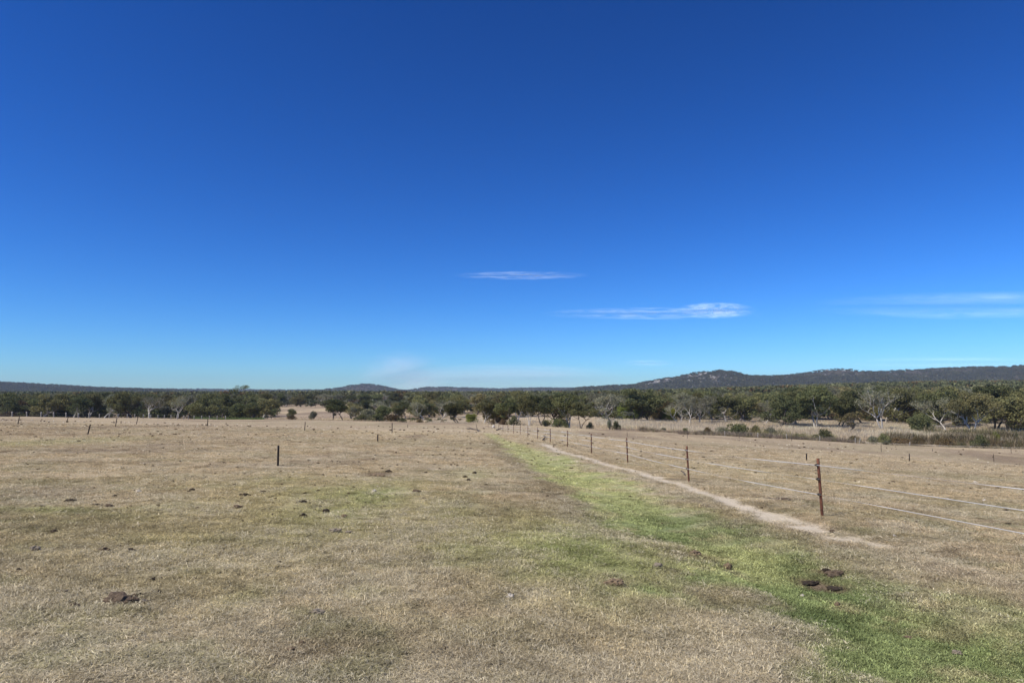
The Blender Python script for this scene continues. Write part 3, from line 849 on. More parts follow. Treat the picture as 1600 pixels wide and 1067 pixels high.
# px, distance, top row, proto, rotation, width, label
TREES = [
 (4, 262, 616, 'dark0', 0.3, 1.1, 'dark rounded gum tree at the extreme left end of the wood'),
 (34, 272, 617, 'low_brown', 1.0, 1.1, 'dull brownish gum tree second from the left end of the wood'),
 (66, 258, 611, 'olive0', 1.3, 1.25, 'broad olive gum tree, the palest crown near the left end of the wood'),
 (92, 266, 611, 'olive1', 2.1, 1.2, 'olive gum tree right beside the palest broad crown at far left'),
 (118, 252, 614, 'dark1', 0.9, 1.1, 'dark gum tree behind the middle of the row of white posts'),
 (142, 262, 611, 'wide1', 2.2, 0.9, 'spreading olive tree behind the row of white posts'),
 (165, 254, 615, 'grey0', 0.2, 1.1, 'grey thin crowned gum just left of the tallest dark green tree at far left'),
 (186, 262, 614, 'grey1', 1.2, 1.1, 'smoky grey gum tree touching the tall dark green tree on its left side'),
 (209, 245, 607, 'dark2', 0.4, 1.05, 'tall dark green tree immediately left of the first bare white gum'),
 (236, 214, 617, 'bare0', 0.5, 1.15, 'bare white branched gum beside the tall dark green tree on the left'),
 (256, 270, 626, 'roundgrey', 0.5, 1.0, 'small grey green tree between the two bare white gums on the left'),
 (278, 214, 616, 'bare1', 2.5, 1.0, 'bare white gum with a crooked upright trunk, second of the left pair'),
 (306, 236, 623, 'dark3', 3.0, 1.0, 'low dark gum tree just right of the second bare white gum'),
 (334, 240, 610, 'dark0', 4.0, 1.15, 'large dark crowned gum standing over the green strip on the left'),
 (349, 252, 612, 'open0', 2.0, 0.8, 'dark gum with visible black trunk behind the green strip'),
 (383, 262, 602, 'tall', 1.0, 1.0, 'tallest gum on the left with a flat open top against the sky'),
 (364, 275, 608, 'tall', 2.6, 0.8, 'slender gum just left of the tallest flat topped gum'),
 (372, 240, 622, 'round', 0.3, 1.3, 'rounded green tree under the tallest flat topped gum'),
 (398, 238, 630, 'dark2', 5.0, 1.2, 'low dark gum right of the green strip behind the white posts'),
 (412, 246, 619, 'olive2', 1.1, 1.2, 'olive gum with pale trunks at the left end of the brown slope'),
 (432, 300, 622, 'olive0', 3.1, 1.0, 'olive gum at the top left of the bare brown slope'),
 (453, 222, 636, 'dark1', 0.6, 0.95, 'small dark lone tree with a short trunk on the brown slope'),
 (490, 236, 637, 'roundgrey', 0.6, 0.75, 'small cone shaped grey green tree alone on the brown slope'),
 (521, 215, 622, 'open2', 0.9, 1.0, 'umbrella crowned gum with two dark trunks, left one of the pair on the brown slope'),
 (537, 220, 624, 'open0', 2.9, 1.0, 'umbrella crowned gum with a slim trunk, right one of the pair on the brown slope'),
 (562, 235, 633, 'grey2', 0.7, 1.1, 'pale thin crowned tree right of the pair of umbrella crowned gums'),
 (578, 232, 632, 'roundgrey', 2.0, 1.0, 'grey green rounded tree above the dark hedge'),
 (596, 228, 626, 'round', 0.2, 1.1, 'rounded mid green tree, tallest above the dark hedge'),
 (618, 250, 632, 'open1', 1.9, 0.9, 'small grey tree with open crown behind the right end of the hedge'),
 (636, 262, 625, 'open1', 4.2, 0.95, 'compact dark tree on pale trunks in front of the bare strip of slope'),
 (664, 235, 626, 'grey2', 0.1, 1.2, 'ragged grey green tree left of the dark leaning forked tree'),
 (690, 240, 624, 'grey2', 3.3, 1.2, 'pale grey foliaged gum directly left of the dark forked tree'),
 (718, 172, 627, 'forked', 1.25, 1.1, 'dark forked tree leaning at the paddock edge left of centre'),
 (738, 185, 640, 'bright', 0.3, 1.0, 'low yellow green tree between the forked tree and the centre gums'),
 (756, 178, 622, 'open1', 1.7, 1.0, 'dark gum with grey leaning trunk above the far end of the tape fence'),
 (776, 190, 617, 'low_brown', 0.5, 1.15, 'brownish crowned gum behind the far end of the tape fence'),
 (799, 172, 619, 'open0', 2.4, 1.0, 'mid dark gum with a black trunk left of the white trunked centre gum'),
 (808, 215, 606, 'wide0', 0.4, 0.8, 'tallest dense gum crown at the centre of the tree line'),
 (826, 160, 620, 'wide0', 2.4, 0.75, 'gum with a leaning white trunk at the paddock edge near the centre'),
 (846, 176, 616, 'open2', 4.4, 1.0, 'dark gum right of the leaning white trunk at centre'),
 (866, 190, 613, 'olive1', 0.2, 1.0, 'olive gum filling the gap between the two white trunked centre gums'),
 (890, 152, 611, 'wide0', 4.0, 0.85, 'large gum with twisted pale trunks standing at the paddock edge'),
 (907, 150, 626, 'open2', 5.2, 0.8, 'dark gum with short crooked stems touching the large twisted gum'),
 (926, 330, 622, 'bare2', 0.6, 0.8, 'small pale bare tree far back in the gap right of the twisted gum'),
 (955, 205, 612, 'grey2', 1.6, 1.25, 'gum with a straight white trunk at the left end of the pale reeds'),
 (980, 232, 614, 'bright', 2.0, 0.7, 'yellow green tree behind the left part of the pale reeds'),
 (991, 222, 605, 'open2', 5.5, 1.0, 'dark high crowned gum above the left part of the pale reeds'),
 (1012, 226, 612, 'dark2', 0.8, 1.0, 'dense dark gum with its foliage down to the pale reeds'),
 (1030, 232, 613, 'low_brown', 1.7, 1.0, 'brownish green gum between the dense dark gum and the bare pale stems'),
 (1044, 226, 628, 'bright', 3.0, 0.8, 'light green young tree in front of the dark wood behind the reeds'),
 (1060, 214, 622, 'bare2', 2.1, 0.9, 'bare white gum with a forked leaning stem behind the pale reeds'),
 (1075, 210, 618, 'grey0', 0.5, 0.8, 'slim gum with a straight bright white trunk behind the pale reeds'),
 (1092, 216, 624, 'bare0', 3.9, 0.8, 'thin bare gum with many pale twigs right of the straight white trunk'),
 (1112, 220, 615, 'grey1', 2.7, 1.1, 'smoky grey gum tree behind the pale reeds'),
 (1134, 224, 612, 'dark1', 1.1, 1.1, 'dark gum behind the largest green bush of the creek'),
 (1163, 226, 611, 'dark3', 3.7, 1.1, 'broad dark gum right behind the largest green creek bush'),
 (1190, 216, 622, 'grey2', 4.1, 1.0, 'grey crowned tree above the right end of the green creek bushes'),
 (1216, 205, 612, 'dark0', 0.1, 1.1, 'very dark dense gum standing right of the green creek bushes'),
 (1246, 212, 608, 'open1', 4.1, 1.1, 'olive crowned gum left of the tall white limbed gum'),
 (1273, 205, 597, 'wide0', 5.1, 0.9, 'tall spreading gum with white upper limbs rising above the right wood'),
 (1303, 208, 615, 'forked', 3.3, 1.0, 'short dark trunked tree with flat crown beside the brown dead bush'),
 (1320, 196, 640, 'brownbush', 0.4, 1.3, 'tall brown half dead bush standing in the pale reeds'),
 (1345, 222, 606, 'open0', 3.6, 1.1, 'dark green gum directly left of the large bare white gum'),
 (1372, 200, 600, 'bare1', 0.2, 0.95, 'large bare white gum with two wide reaching limbs right of the brown bush'),
 (1396, 236, 600, 'olive2', 2.2, 1.1, 'olive gum behind the right limb of the large bare white gum'),
 (1437, 195, 637, 'round', 1.6, 1.05, 'low black looking round tree in deep shade at the reeds'),
 (1455, 215, 602, 'dark3', 1.3, 1.2, 'spreading dark gum above the low round black looking tree'),
 (1474, 198, 618, 'grey0', 1.0, 1.1, 'gum with two short white stems right of the low round tree'),
 (1492, 226, 597, 'olive1', 5.0, 1.1, 'olive gum with brown flushed top in the right wood'),
 (1517, 188, 607, 'wide1', 3.0, 0.85, 'gum with a strong white V shaped trunk near the right edge'),
 (1548, 210, 600, 'open2', 5.7, 1.2, 'large dark crowned gum right of the V shaped white trunk'),
 (1578, 205, 597, 'olive0', 4.6, 1.1, 'olive gum second from the right edge'),
 (1602, 200, 595, 'dark2', 2.8, 1.2, 'dark gum cut by the right edge of the view'),
]
for px, Y, top, key, rz, wm, lab in TREES:
    X = (px - 800) / F * Y
    h = (HOR - top) / F * Y - gz(X, Y)
    plant('tree' if key in ('bright',) else 'gum_tree', key, X, Y, max(h, 2.0), rz, lab, 'tree', wmul=wm * (1.0 if h > 9 else 1.05))

# further individual trees behind, in ranks
def belt(px0, px1, y0, y1, n, hlo, hhi, keys, label, group, toprow=None):
    rs = random.Random(px0 * 7 + n); used_ = set()
    for i in range(n):
        px = px0 + (px1 - px0) * (i + rs.uniform(0.1, 0.9)) / n
        Y = rs.uniform(y0, y1); X = (px - 800) / F * Y
        h = rs.uniform(hlo, hhi)
        if toprow is not None:
            cap_ = (HOR - toprow) / F * Y - gz(X, Y)
            h = min(h, cap_ * rs.uniform(0.88, 1.0))
        side = ('left third', 'middle third', 'right third')[min(2, int(3 * i / n))]
        free = [k for k in keys if (k, side) not in used_] or keys
        key = rs.choice(free); used_.add((key, side))
        adj = {'dark0': 'dark crowned', 'dark1': 'darkest dense', 'dark2': 'mid green', 'dark3': 'mid green spreading', 'olive0': 'olive crowned', 'olive1': 'olive dark trunked',
               'olive2': 'olive pale trunked', 'open0': 'flat crowned', 'grey0': 'pale grey slender', 'grey2': 'pale grey ragged', 'bare2': 'bare white', 'wide0': 'white limbed', 'open1': 'pale stemmed open', 'open2': 'twin stemmed dark', 'grey1': 'smoky grey', 'low_brown': 'brownish', 'round': 'rounded green', 'wide1': 'wide yellowish'}[key]
        side = ('left third', 'middle third', 'right third')[min(2, int(3 * i / n))]
        lab = adj + ' gum tree ' + label + ', ' + side
        plant('gum_tree', key, X, Y, max(h, 4), rs.uniform(0, 6.28), lab, 'tree', group, wmul=rs.uniform(0.95, 1.3))
MIX = ['dark0', 'dark1', 'dark2', 'dark3', 'olive0', 'olive1', 'grey1', 'low_brown', 'round', 'open0', 'open1', 'open2', 'grey0', 'grey2', 'bare2', 'wide0']
belt(-40, 420, 275, 330, 34, 10, 13.5, MIX, 'left of the bare slope, second rank', 'second rank of trees in the left wood', 611)
belt(-40, 420, 340, 430, 22, 11, 14.5, MIX, 'deep in the wood left of the bare slope', 'deep trees of the left wood', 611)
belt(400, 720, 455, 560, 30, 9, 13, MIX, 'on top of the bare brown slope', 'trees on top of the brown slope', 612)
belt(548, 720, 250, 300, 12, 8, 11, MIX, 'standing on the slope behind the dark hedge', 'trees behind the dark hedge', 622)
belt(640, 940, 270, 345, 26, 9, 12.5, MIX, 'behind the centre front row', 'second rank of centre trees', 609)
belt(700, 940, 340, 480, 16, 10, 13, MIX, 'deep in the centre wood', 'deep trees of the centre wood', 609)
belt(935, 1250, 240, 290, 24, 10.5, 14, MIX + ['olive2'], 'behind the bright pale reeds', 'trees behind the pale reeds', 607)
belt(1240, 1660, 235, 285, 30, 11, 15, MIX + ['olive2', 'wide1'], 'in the front of the right wood', 'trees of the right wood', 599)
belt(935, 1250, 300, 400, 16, 11, 14, MIX, 'deep behind the bright pale reeds', 'deep trees behind the pale reeds', 606)
belt(1240, 1660, 295, 400, 20, 12, 15, MIX + ['olive2'], 'deep under the long range', 'deep trees of the right wood', 596)

# bushes: px, distance, width px, height px, kind, label
BUSHES = [
 (458, 200, 16, 7, 'b_brown', 'low brown bush beside the small dark lone tree'),
 (566, 205, 24, 9, 'b_dark', 'left end bush of the dark hedge under the rounded trees'),
 (590, 203, 24, 10, 'b_dark', 'middle bush of the dark hedge under the rounded trees'),
 (612, 202, 26, 11, 'b_brown', 'right end bush of the dark hedge, brownish'),
 (629, 192, 12, 6, 'b_dark', 'small dark bush standing just in front of the dark hedge end'),
 (657, 190, 12, 6, 'b_brown', 'small brown bush left of two similar ones on the pale flat'),
 (673, 190, 11, 6, 'b_dark', 'small dark bush on the pale flat between two brown ones'),
 (693, 188, 10, 5, 'b_brown', 'small brown bush on the pale flat left of the forked tree'),
 (769, 160, 10, 8, 'b_brown', 'brown bush left of the pair at the far end of the tape fence'),
 (787, 158, 14, 9, 'b_brown', 'round brown bush behind the far end of the tape fence'),
 (803, 157, 18, 13, 'b_dark', 'dark bush under the black trunk at centre'),
 (852, 165, 18, 10, 'b_olive', 'olive bush right of the leaning white trunk'),
 (870, 155, 18, 14, 'b_mid', 'dark olive bush between the white trunk and the twisted gum'),
 (884, 152, 14, 10, 'b_dark', 'small dark bush at the foot of the large twisted gum'),
 (921, 151, 12, 9, 'b_dark', 'small dark bush just right of the large twisted gum'),
 (952, 151, 9, 15, 'b_grey', 'upright grey bush, left of a touching pair at the paddock edge'),
 (962, 151, 14, 12, 'b_dark', 'dark bush, right of a touching pair at the paddock edge'),
 (1034, 158, 9, 7, 'b_grey', 'small grey bush alone in the pale reeds'),
 (1068, 158, 9, 9, 'b_mid', 'small green bush alone in the pale reeds'),
 (1105, 152, 16, 12, 'b_brown', 'brown scrubby bush left of the green creek bushes'),
 (1124, 170, 20, 13, 'b_grey', 'grey green bush at the left end of the green creek bushes'),
 (1153, 166, 34, 20, 'b_mid', 'largest green bush of the creek bushes'),
 (1179, 170, 24, 18, 'b_olive', 'grey olive bush right beside the largest green bush'),
 (1204, 170, 24, 17, 'b_grey', 'right end bush of the green creek bushes, greyish'),
 (1240, 160, 28, 10, 'b_olive', 'low yellowish bush right of the green creek bushes'),
 (1283, 160, 32, 17, 'b_dark', 'dark rounded bush below the tall white limbed gum'),
 (1331, 156, 22, 12, 'b_purple' if False else 'b_brown', 'dull brown bush right of the dark rounded bush'),
 (1357, 156, 20, 13, 'b_grey', 'grey bush left of the dark bush below the large bare gum'),
 (1378, 154, 20, 19, 'b_mid', 'dark green bush directly below the large bare white gum'),
 (1402, 154, 30, 14, 'b_brown', 'wide low brown bush right of the one below the bare white gum'),
 (1428, 156, 22, 14, 'b_brown', 'brown bush below the low black looking tree'),
 (1475, 157, 30, 13, 'b_brown', 'brown sedge bush below the two short white stems'),
 (1499, 150, 18, 10, 'b_olive', 'olive bush left of the darkest creek bush at right'),
 (1525, 154, 26, 18, 'b_dark', 'darkest creek bush near the right edge under the white V trunk'),
 (1548, 160, 14, 17, 'b_bright', 'upright bright green bush beside the creek pool'),
 (1380, 133, 12, 6, 'b_grey', 'small grey bush at the paddock edge below the bare white gum'),
 (1590, 183, 24, 10, 'b_mid', 'green bush behind the creek pool at the right edge'),
]
for px, Y, w, h, key, lab in BUSHES:
    X = (px - 800) / F * Y
    hh = h / F * Y; ww = w / F * Y
    hh *= 1.2; ww *= 1.25
    plant('bush', key, X, Y, hh, random.uniform(0, 6.28), lab, 'bush', wmul=ww / hh / 1.9, parts=('stem', 'foliage'), sink=0.02)

# far forest: one uncountable mass on the rising ground and the ranges
def far_crown(nm, seed, n=110):
    rs = np.random.default_rng(seed); cr = MB()
    for k in range(6):
        a = rs.uniform(0, 6.28); r = rs.uniform(0, 0.33)
        c = np.array([math.cos(a) * r, math.sin(a) * r, rs.uniform(0.5, 0.85)])
        leaf_cloud(cr, c, rs.uniform(0.16, 0.26), n // 6, 0.075, rs, 0.65)
    cr.tube([[0, 0, -0.05], [0.02, 0.01, 0.6]], [0.025, 0.015], 3, False)
    return bpy.data.objects.new(nm, cr.build(nm, M['forest']))
far_protos = [far_crown('far_tree', 200 + i) for i in range(5)]
def forest_pts(n, y0, y1, umax=0.95):
    Y = np.sqrt(rng.uniform(y0 ** 2, y1 ** 2, n)); X = rng.uniform(-umax, umax, n) * Y
    return X, Y
X1, Y1 = forest_pts(16000, 470, 1150); X2, Y2 = forest_pts(42000, 1150, 2600)
u1 = X1 / Y1
kp = ~((u1 > -0.40) & (u1 < -0.05) & (Y1 < 560)) & (fbm(X1 / 45, Y1 / 45, 91, 3) > 0.36)
X1, Y1 = X1[kp], Y1[kp]
X3 = rng.uniform(-4700, 4700, 75000); Y3 = rng.uniform(1750, 5900, 75000)
okh = (h_hill(X3, Y3) > -14) & (np.abs(X3 / Y3) < 1.0)
X3, Y3 = X3[okh], Y3[okh]
Z1 = ground_z(X1, Y1, False); Z2 = np.maximum(ground_z(X2, Y2, False), h_hill(X2, Y2)); Z3 = np.maximum(h_hill(X3, Y3), ground_z(X3, np.minimum(Y3, 6000), False))
fb = fbm(X3 / 60, Y3 / 60, 71, 4)
k3 = rng.uniform(size=len(X3)) > sstep(0.56, 0.72, fb) * 0.55
X3, Y3, Z3 = X3[k3], Y3[k3], Z3[k3] - 3.5
PF = np.vstack([np.stack([X1, Y1, Z1], -1), np.stack([X2, Y2, Z2], -1), np.stack([X3, Y3, Z3], -1)])
hh = np.concatenate([rng.uniform(8, 12.5, len(X1)), rng.uniform(8, 13, len(X2)), rng.uniform(8, 14, len(X3))])
ww = hh * rng.uniform(0.9, 1.5, len(hh)) * np.where(PF[:, 1] > 1700, 1.45, 1.0)
fcol = mixc(np.zeros((len(hh), 3)) + C3(0.115, 0.125, 0.066), C3(0.195, 0.190, 0.098), sstep(0.3, 0.7, fbm(PF[:, 0] / 40, PF[:, 1] / 40, 92, 3)) * rng.uniform(0.3, 1, len(hh)))
rb = rng.uniform(size=len(hh)) < 0.08
fcol[rb] = C3(0.17, 0.115, 0.055)
fcol = mixc(fcol, C3(0.075, 0.075, 0.05), sstep(1500, 2500, PF[:, 1]) * 0.6)
scatter('far_forest', PF, np.stack([hh * 0, hh * 0, rng.uniform(0, 6.28, len(hh))], -1), np.stack([ww, ww, hh], -1), fcol, far_protos,
        'far eucalypt forest covering the rising ground and the ranges on the horizon')

# shrubs, saplings and litter under the woods
PU = []; HU = []; CU = []
for px0, px1, y0, y1, n, h0, h1 in [(-60, 430, 258, 440, 1300, 1.2, 5.0), (640, 940, 340, 470, 900, 1.0, 4.0), (930, 1680, 252, 430, 1700, 1.0, 4.5), (400, 720, 440, 560, 700, 2, 6), (560, 720, 205, 240, 40, 0.8, 1.6)]:
    X, Y, u = flat_points(n, px0, px1, y0, y1)
    k = fbm(X * 0.05, Y * 0.05, 97, 3); kp = k + rng.uniform(-.1, .1, n) > 0.42
    X, Y = X[kp], Y[kp]; n = len(X)
    PU.append(np.stack([X, Y, ground_z(X, Y)], -1)); HU.append(rng.uniform(h0, h1, n))
    t = rng.uniform(size=n)[:, None]
    CU.append(np.where(t < 0.45, C3(0.085, 0.098, 0.048), np.where(t < 0.7, C3(0.12, 0.125, 0.06), np.where(t < 0.87, C3(0.15, 0.115, 0.075), C3(0.17, 0.17, 0.13)))) * rng.uniform(0.7, 1.2, n)[:, None])
PU = np.vstack(PU); HU = np.concatenate(HU); CU = np.vstack(CU)
scatter('undergrowth', PU - np.stack([HU * 0, HU * 0, HU * 0.35], -1), np.stack([HU * 0, HU * 0, rng.uniform(0, 6.28, len(HU))], -1), np.stack([HU * 1.6, HU * 1.6, HU * 1.3], -1), CU,
        [p.copy() for p in far_protos], 'undergrowth of saplings and shrubs filling the ground beneath the woods')

# ------------------------------------------------------------------ rocks and clods
def rock_mesh(nm, seed, mat, rough=0.35, sub=3, flat=0.6, jag=1.0):
    import bmesh
    from mathutils import noise
    bm = bmesh.new(); bmesh.ops.create_icosphere(bm, subdivisions=sub, radius=1.0)
    off = Vector((seed * 3.1, seed * 1.7, seed * 0.9))
    for v in bm.verts:
        n = noise.noise(v.co * 1.3 + off) * rough * 1.6 + noise.noise(v.co * 3.5 + off) * rough * 0.8 * jag + noise.noise(v.co * 8 + off) * rough * 0.35 * jag
        v.co = v.co * (1 + n); v.co.z *= flat
    me = bpy.data.meshes.new(nm); bm.to_mesh(me); bm.free(); me.materials.append(mat)
    me.update()
    return me

# granite outcrops on the ranges: px, row, width px, height px
YH = np.arange(1700.0, 6000, 8)
def hill_hit(px, py):
    u, w = ray(px, py)
    b = h_hill(u * YH, YH) + 3 > w * YH
    Y = YH[np.argmax(b)] if b.any() else 2900.0
    return u * Y, Y, w * Y
gran = [rock_mesh('granite_outcrop', 300 + i, M['granite'], 0.45, 3, 0.6) for i in range(4)]
bx_ = []
for _ in range(650):
    px = random.choice((random.gauss(1090, 45), random.gauss(1300, 45), random.uniform(900, 1500)))
    py = 585 + abs(random.gauss(0, 11)) + max(0, (1050 - px) * 0.13)
    X, Y, Z = hill_hit(px, py)
    if Y == 2900.0 or Y > 3000: continue
    bx_.append((X, Y - 6, Z - 1, random.uniform(1.5, 5.5)))
bx_ = np.array(bx_)
hb_protos = [bpy.data.objects.new('hillside_rock', rock_mesh('hillside_rock', 600 + i, M['granite'], 0.45, 2, 0.55)) for i in range(3)]
scatter('hillside_rocks', bx_[:, :3], np.stack([bx_[:, 0] * 0, bx_[:, 0] * 0, bx_[:, 0]], -1), np.stack([bx_[:, 3], bx_[:, 3], bx_[:, 3]], -1), np.zeros((len(bx_), 3)) + 0.5, hb_protos,
        'pale granite rocks showing between the trees of the long range')
OUT = [(1027, 597, 11, 5, 'broad pale granite slab, lowest and widest on the left shoulder of the rocky hill'),
       (1016, 600, 7, 3, 'small pale outcrop left of the widest granite slab on the rocky hill'),
       (1043, 593, 8, 3.5, 'pale outcrop on the shoulder above the widest granite slab'),
       (1078, 596, 9, 4, 'pale rock patch below the summit of the rocky hill'),
       (1094, 586, 7, 4.5, 'pale rock face just under the summit of the rocky hill'),
       (1103, 583.5, 8, 3, 'rock crest on the right side of the rocky summit'),
       (1140, 596, 5, 2.5, 'small pale rock on the slope right of the rocky summit'),
       (1292, 579.5, 8, 3, 'rock crest on the second summit of the long range'),
       (1318, 579.5, 5, 2.5, 'small rock just right of the second summit of the long range'),
       (1310, 592, 7, 3, 'pale rock patch below the second summit of the long range'),
       (928, 606, 4, 2, 'small pale rock at the left foot of the rocky hill')]
for i, (px, py, w, h, lab) in enumerate(OUT):
    X, Y, Z = hill_hit(px, py)
    o = bpy.data.objects.new('granite_outcrop', gran[i % 4]); link(o)
    s = w / F * Y / 2
    o.location = (X, Y - s * 0.5, Z); o.scale = (s, s * 0.8, h / F * Y / 2 / 0.6); o.rotation_euler = (0, 0, random.uniform(-0.5, 0.5))
    tag(o, lab, 'rock', 'granite outcrops on the range')

def ground_hit(px, py):
    u, w = ray(px, py)
    b = w * YM <= ground_z(u * YM, YM)
    Y = YM[np.argmax(b)] if b.any() else YM[-1]
    return u * Y, Y

def heap_mesh(nm, seed, mat, lumps, flat):
    import bmesh
    from mathutils import noise
    rr = random.Random(seed); bm = bmesh.new()
    for k in range(lumps):
        r = (0.75 if k == 0 else rr.uniform(0.12, 0.42)); a = rr.uniform(0, 6.28); d = 0 if k == 0 else rr.uniform(0.45, 1.0)
        res = bmesh.ops.create_icosphere(bm, subdivisions=3 if k == 0 else 2, radius=1.0)
        off = Vector((seed * 2.3 + k, seed * 1.1, k * 1.9))
        for v in res['verts']:
            n = noise.noise(v.co * 1.5 + off) * 0.55 + noise.noise(v.co * 4 + off) * 0.35 + noise.noise(v.co * 9 + off) * 0.15
            v.co = v.co * (1 + n) * r; v.co.z *= flat; v.co += Vector((math.cos(a) * d, math.sin(a) * d, 0))
    me = bpy.data.meshes.new(nm); bm.to_mesh(me); bm.free(); me.materials.append(mat); me.update()
    return me
CL = {k: [rock_mesh('earth_clod', 400 + 10 * j + i, M[k], 0.42, 3, 0.55) for i in range(3)] for j, k in enumerate(('clod', 'dung', 'clod_red', 'clod_grey', 'stone'))}
for k in ('clod', 'dung', 'clod_red', 'clod_grey'):
    CL[k] = [heap_mesh('earth_clod', 430 + i + len(k) * 7, M[k], 7 + i, 0.45) for i in range(3)]
CLODS = [
 (184, 941, 34, 13, 'clod', 'ragged turned up clod of turf casting a black shadow, largest at lower left'),
 (210, 934, 10, 5, 'clod', 'small clod just right of the largest ragged clod at lower left'),
 (218, 932, 8, 4, 'dung', 'dark crumb at the right end of the clods at lower left'),
 (115, 949, 14, 6, 'clod', 'low crumbly clod left of the largest ragged clod'),
 (101, 927, 11, 4, 'clod_grey', 'pale flat clod above left of the largest ragged clod'),
 (226, 942, 10, 5, 'clod_grey', 'small pale grey lump right below the largest ragged clod'),
 (249, 927, 7, 4, 'dung', 'lone dark crumb right of the clods at lower left'),
 (240, 908, 8, 4, 'dung', 'dark crumb above the clods at lower left'),
 (164, 862, 15, 6, 'clod', 'brown dome shaped clod left of the grey black one'),
 (205, 863, 13, 6, 'dung', 'black and grey clod right of the brown dome shaped one'),
 (187, 855, 5, 3, 'dung', 'tiny dark crumb between the brown dome and the black grey clod'),
 (224, 856, 4, 3, 'stone', 'tiny white stone right of the black grey clod'),
 (54, 860, 14, 7, 'clod_grey', 'bluish grey clod with a dark left side near the left edge'),
 (29, 893, 9, 4, 'dung', 'dark flat crumb at the left edge below the bluish grey clod'),
 (84, 833, 8, 5, 'clod', 'small dark red brown clod above the bluish grey one'),
 (108, 784, 16, 4, 'dung', 'flat black dung pat beside the green streak at left'),
 (66, 793, 8, 3, 'dung', 'small dark crumb left of the green streak'),
 (152, 790, 11, 3, 'dung', 'thin dark dung pat right of the green streak'),
 (170, 792, 12, 4, 'clod', 'brown clod beside the thin dark dung pat'),
 (179, 776, 7, 3, 'dung', 'small black crumb above the brown clod near the green streak'),
 (122, 807, 5, 3, 'clod_red', 'tiny reddish crumb under the green streak'),
 (217, 769, 10, 3, 'stone', 'flat whitish stone right above the dung pats at left'),
 (301, 766, 8, 3, 'dung', 'small dark crumb midway to the lone post on the left'),
 (383, 775, 13, 4, 'dung', 'dark double dung pat left of centre field'),
 (370, 794, 14, 5, 'clod', 'brown clod below the dark double dung pat'),
 (411, 770, 9, 3, 'dung', 'thin dark crumb below the lone post'),
 (474, 809, 10, 7, 'dung', 'small black pointed clod left of the rounded one at mid field'),
 (509, 801, 10, 6, 'dung', 'rounded black dung at mid field'),
 (474, 785, 13, 3, 'dung', 'long thin dark streak of dung above the pair of black clods'),
 (498, 812, 6, 3, 'dung', 'crumb under the rounded black dung'),
 (523, 831, 17, 5, 'clod_grey', 'flat bluish grey slab with a dark edge at mid field'),
 (545, 833, 12, 3, 'clod_grey', 'thin grey flake right of the flat bluish slab'),
 (553, 864, 6, 4, 'dung', 'small black crumb below the bluish grey slab'),
 (537, 808, 8, 4, 'clod_red', 'orange tinted clod right of the rounded black dung'),
 (437, 881, 6, 3, 'dung', 'tiny dark crumb left below the bluish slab'),
 (497, 960, 22, 7, 'clod_grey', 'light grey crumbled clod in the foreground left of centre'),
 (471, 1009, 9, 6, 'clod_red', 'small dark red clod low in the foreground'),
 (455, 1018, 12, 5, 'clod_red', 'reddish crumb beside the small dark red clod in the foreground'),
 (797, 935, 13, 7, 'stone', 'pale oval stone in the foreground at centre'),
 (585, 769, 8, 4, 'stone', 'small pale stone in the greenest mid field patch'),
 (608, 738, 10, 4, 'dung', 'black lump at the end of the brown dug patch'),
 (590, 744, 24, 4, 'clod_red', 'long low ridge of brown dug soil at mid field'),
 (650, 769, 12, 4, 'clod', 'brown clod right of the greenest patch'),
 (742, 740, 7, 3, 'dung', 'top dark crumb of the cluster left of the swale'),
 (727, 746, 6, 3, 'dung', 'left dark crumb of the cluster left of the swale'),
 (732, 751, 6, 3, 'dung', 'lower dark crumb of the cluster left of the swale'),
 (1028, 886, 15, 6, 'clod_grey', 'pale grey clod on the left lip of the green swale'),
 (960, 914, 30, 9, 'clod_red', 'wide brown scraped clod left of the green swale'),
 (1086, 868, 18, 8, 'clod_red', 'pinkish lump of bare soil inside the swale'),
 (1138, 889, 12, 10, 'clod_red', 'red brown clod in the green swale left of the black dung heap'),
 (1266, 914, 22, 10, 'dung', 'biggest black dung heap in the green grass'),
 (1303, 922, 22, 8, 'dung', 'flat black dung right below the biggest heap'),
 (1292, 893, 12, 7, 'dung', 'small jet black lump above the black dung heaps'),
 (1304, 900, 24, 8, 'clod', 'brown soil lump beside the jet black one'),
 (1254, 933, 6, 4, 'stone', 'whitish stone below the biggest black dung heap'),
 (1309, 949, 8, 8, 'clod_red', 'small orange brown clod below the black dung heaps'),
 (1419, 999, 13, 4, 'clod_red', 'tan flake in the green grass at lower right'),
 (1300, 832, 8, 4, 'clod', 'dark clod at the near end of the bare track'),
 (1398, 839, 5, 3, 'stone', 'small white stone between track and fence at right'),
 (1495, 1023, 16, 5, 'clod_grey', 'grey crumb in the green grass near the lower right corner'),
 (771, 668, 6, 4.5, 'stone', 'pale boulder at the far end of the tape fence'),
 (1525, 755, 7, 3, 'stone', 'whitish flat stone behind the top tape at right'),
 (1481, 781, 8, 3, 'stone', 'pale stone above the middle tape at right'),
 (1538, 783, 6, 3, 'stone', 'pale stone right of its twin above the middle tape'),
 (1560, 763, 8, 2.5, 'dung', 'dark crumb at the right between top and middle tape'),
 (1573, 798, 9, 3, 'dung', 'dark crumb right under the middle tape near the right edge'),
 (1575, 819, 10, 3, 'dung', 'dark crumb under the lowest tape near the right edge'),
 (1225, 781, 22, 3, 'clod', 'thin dark ridge of soil left of the nearest rusty post'),
]
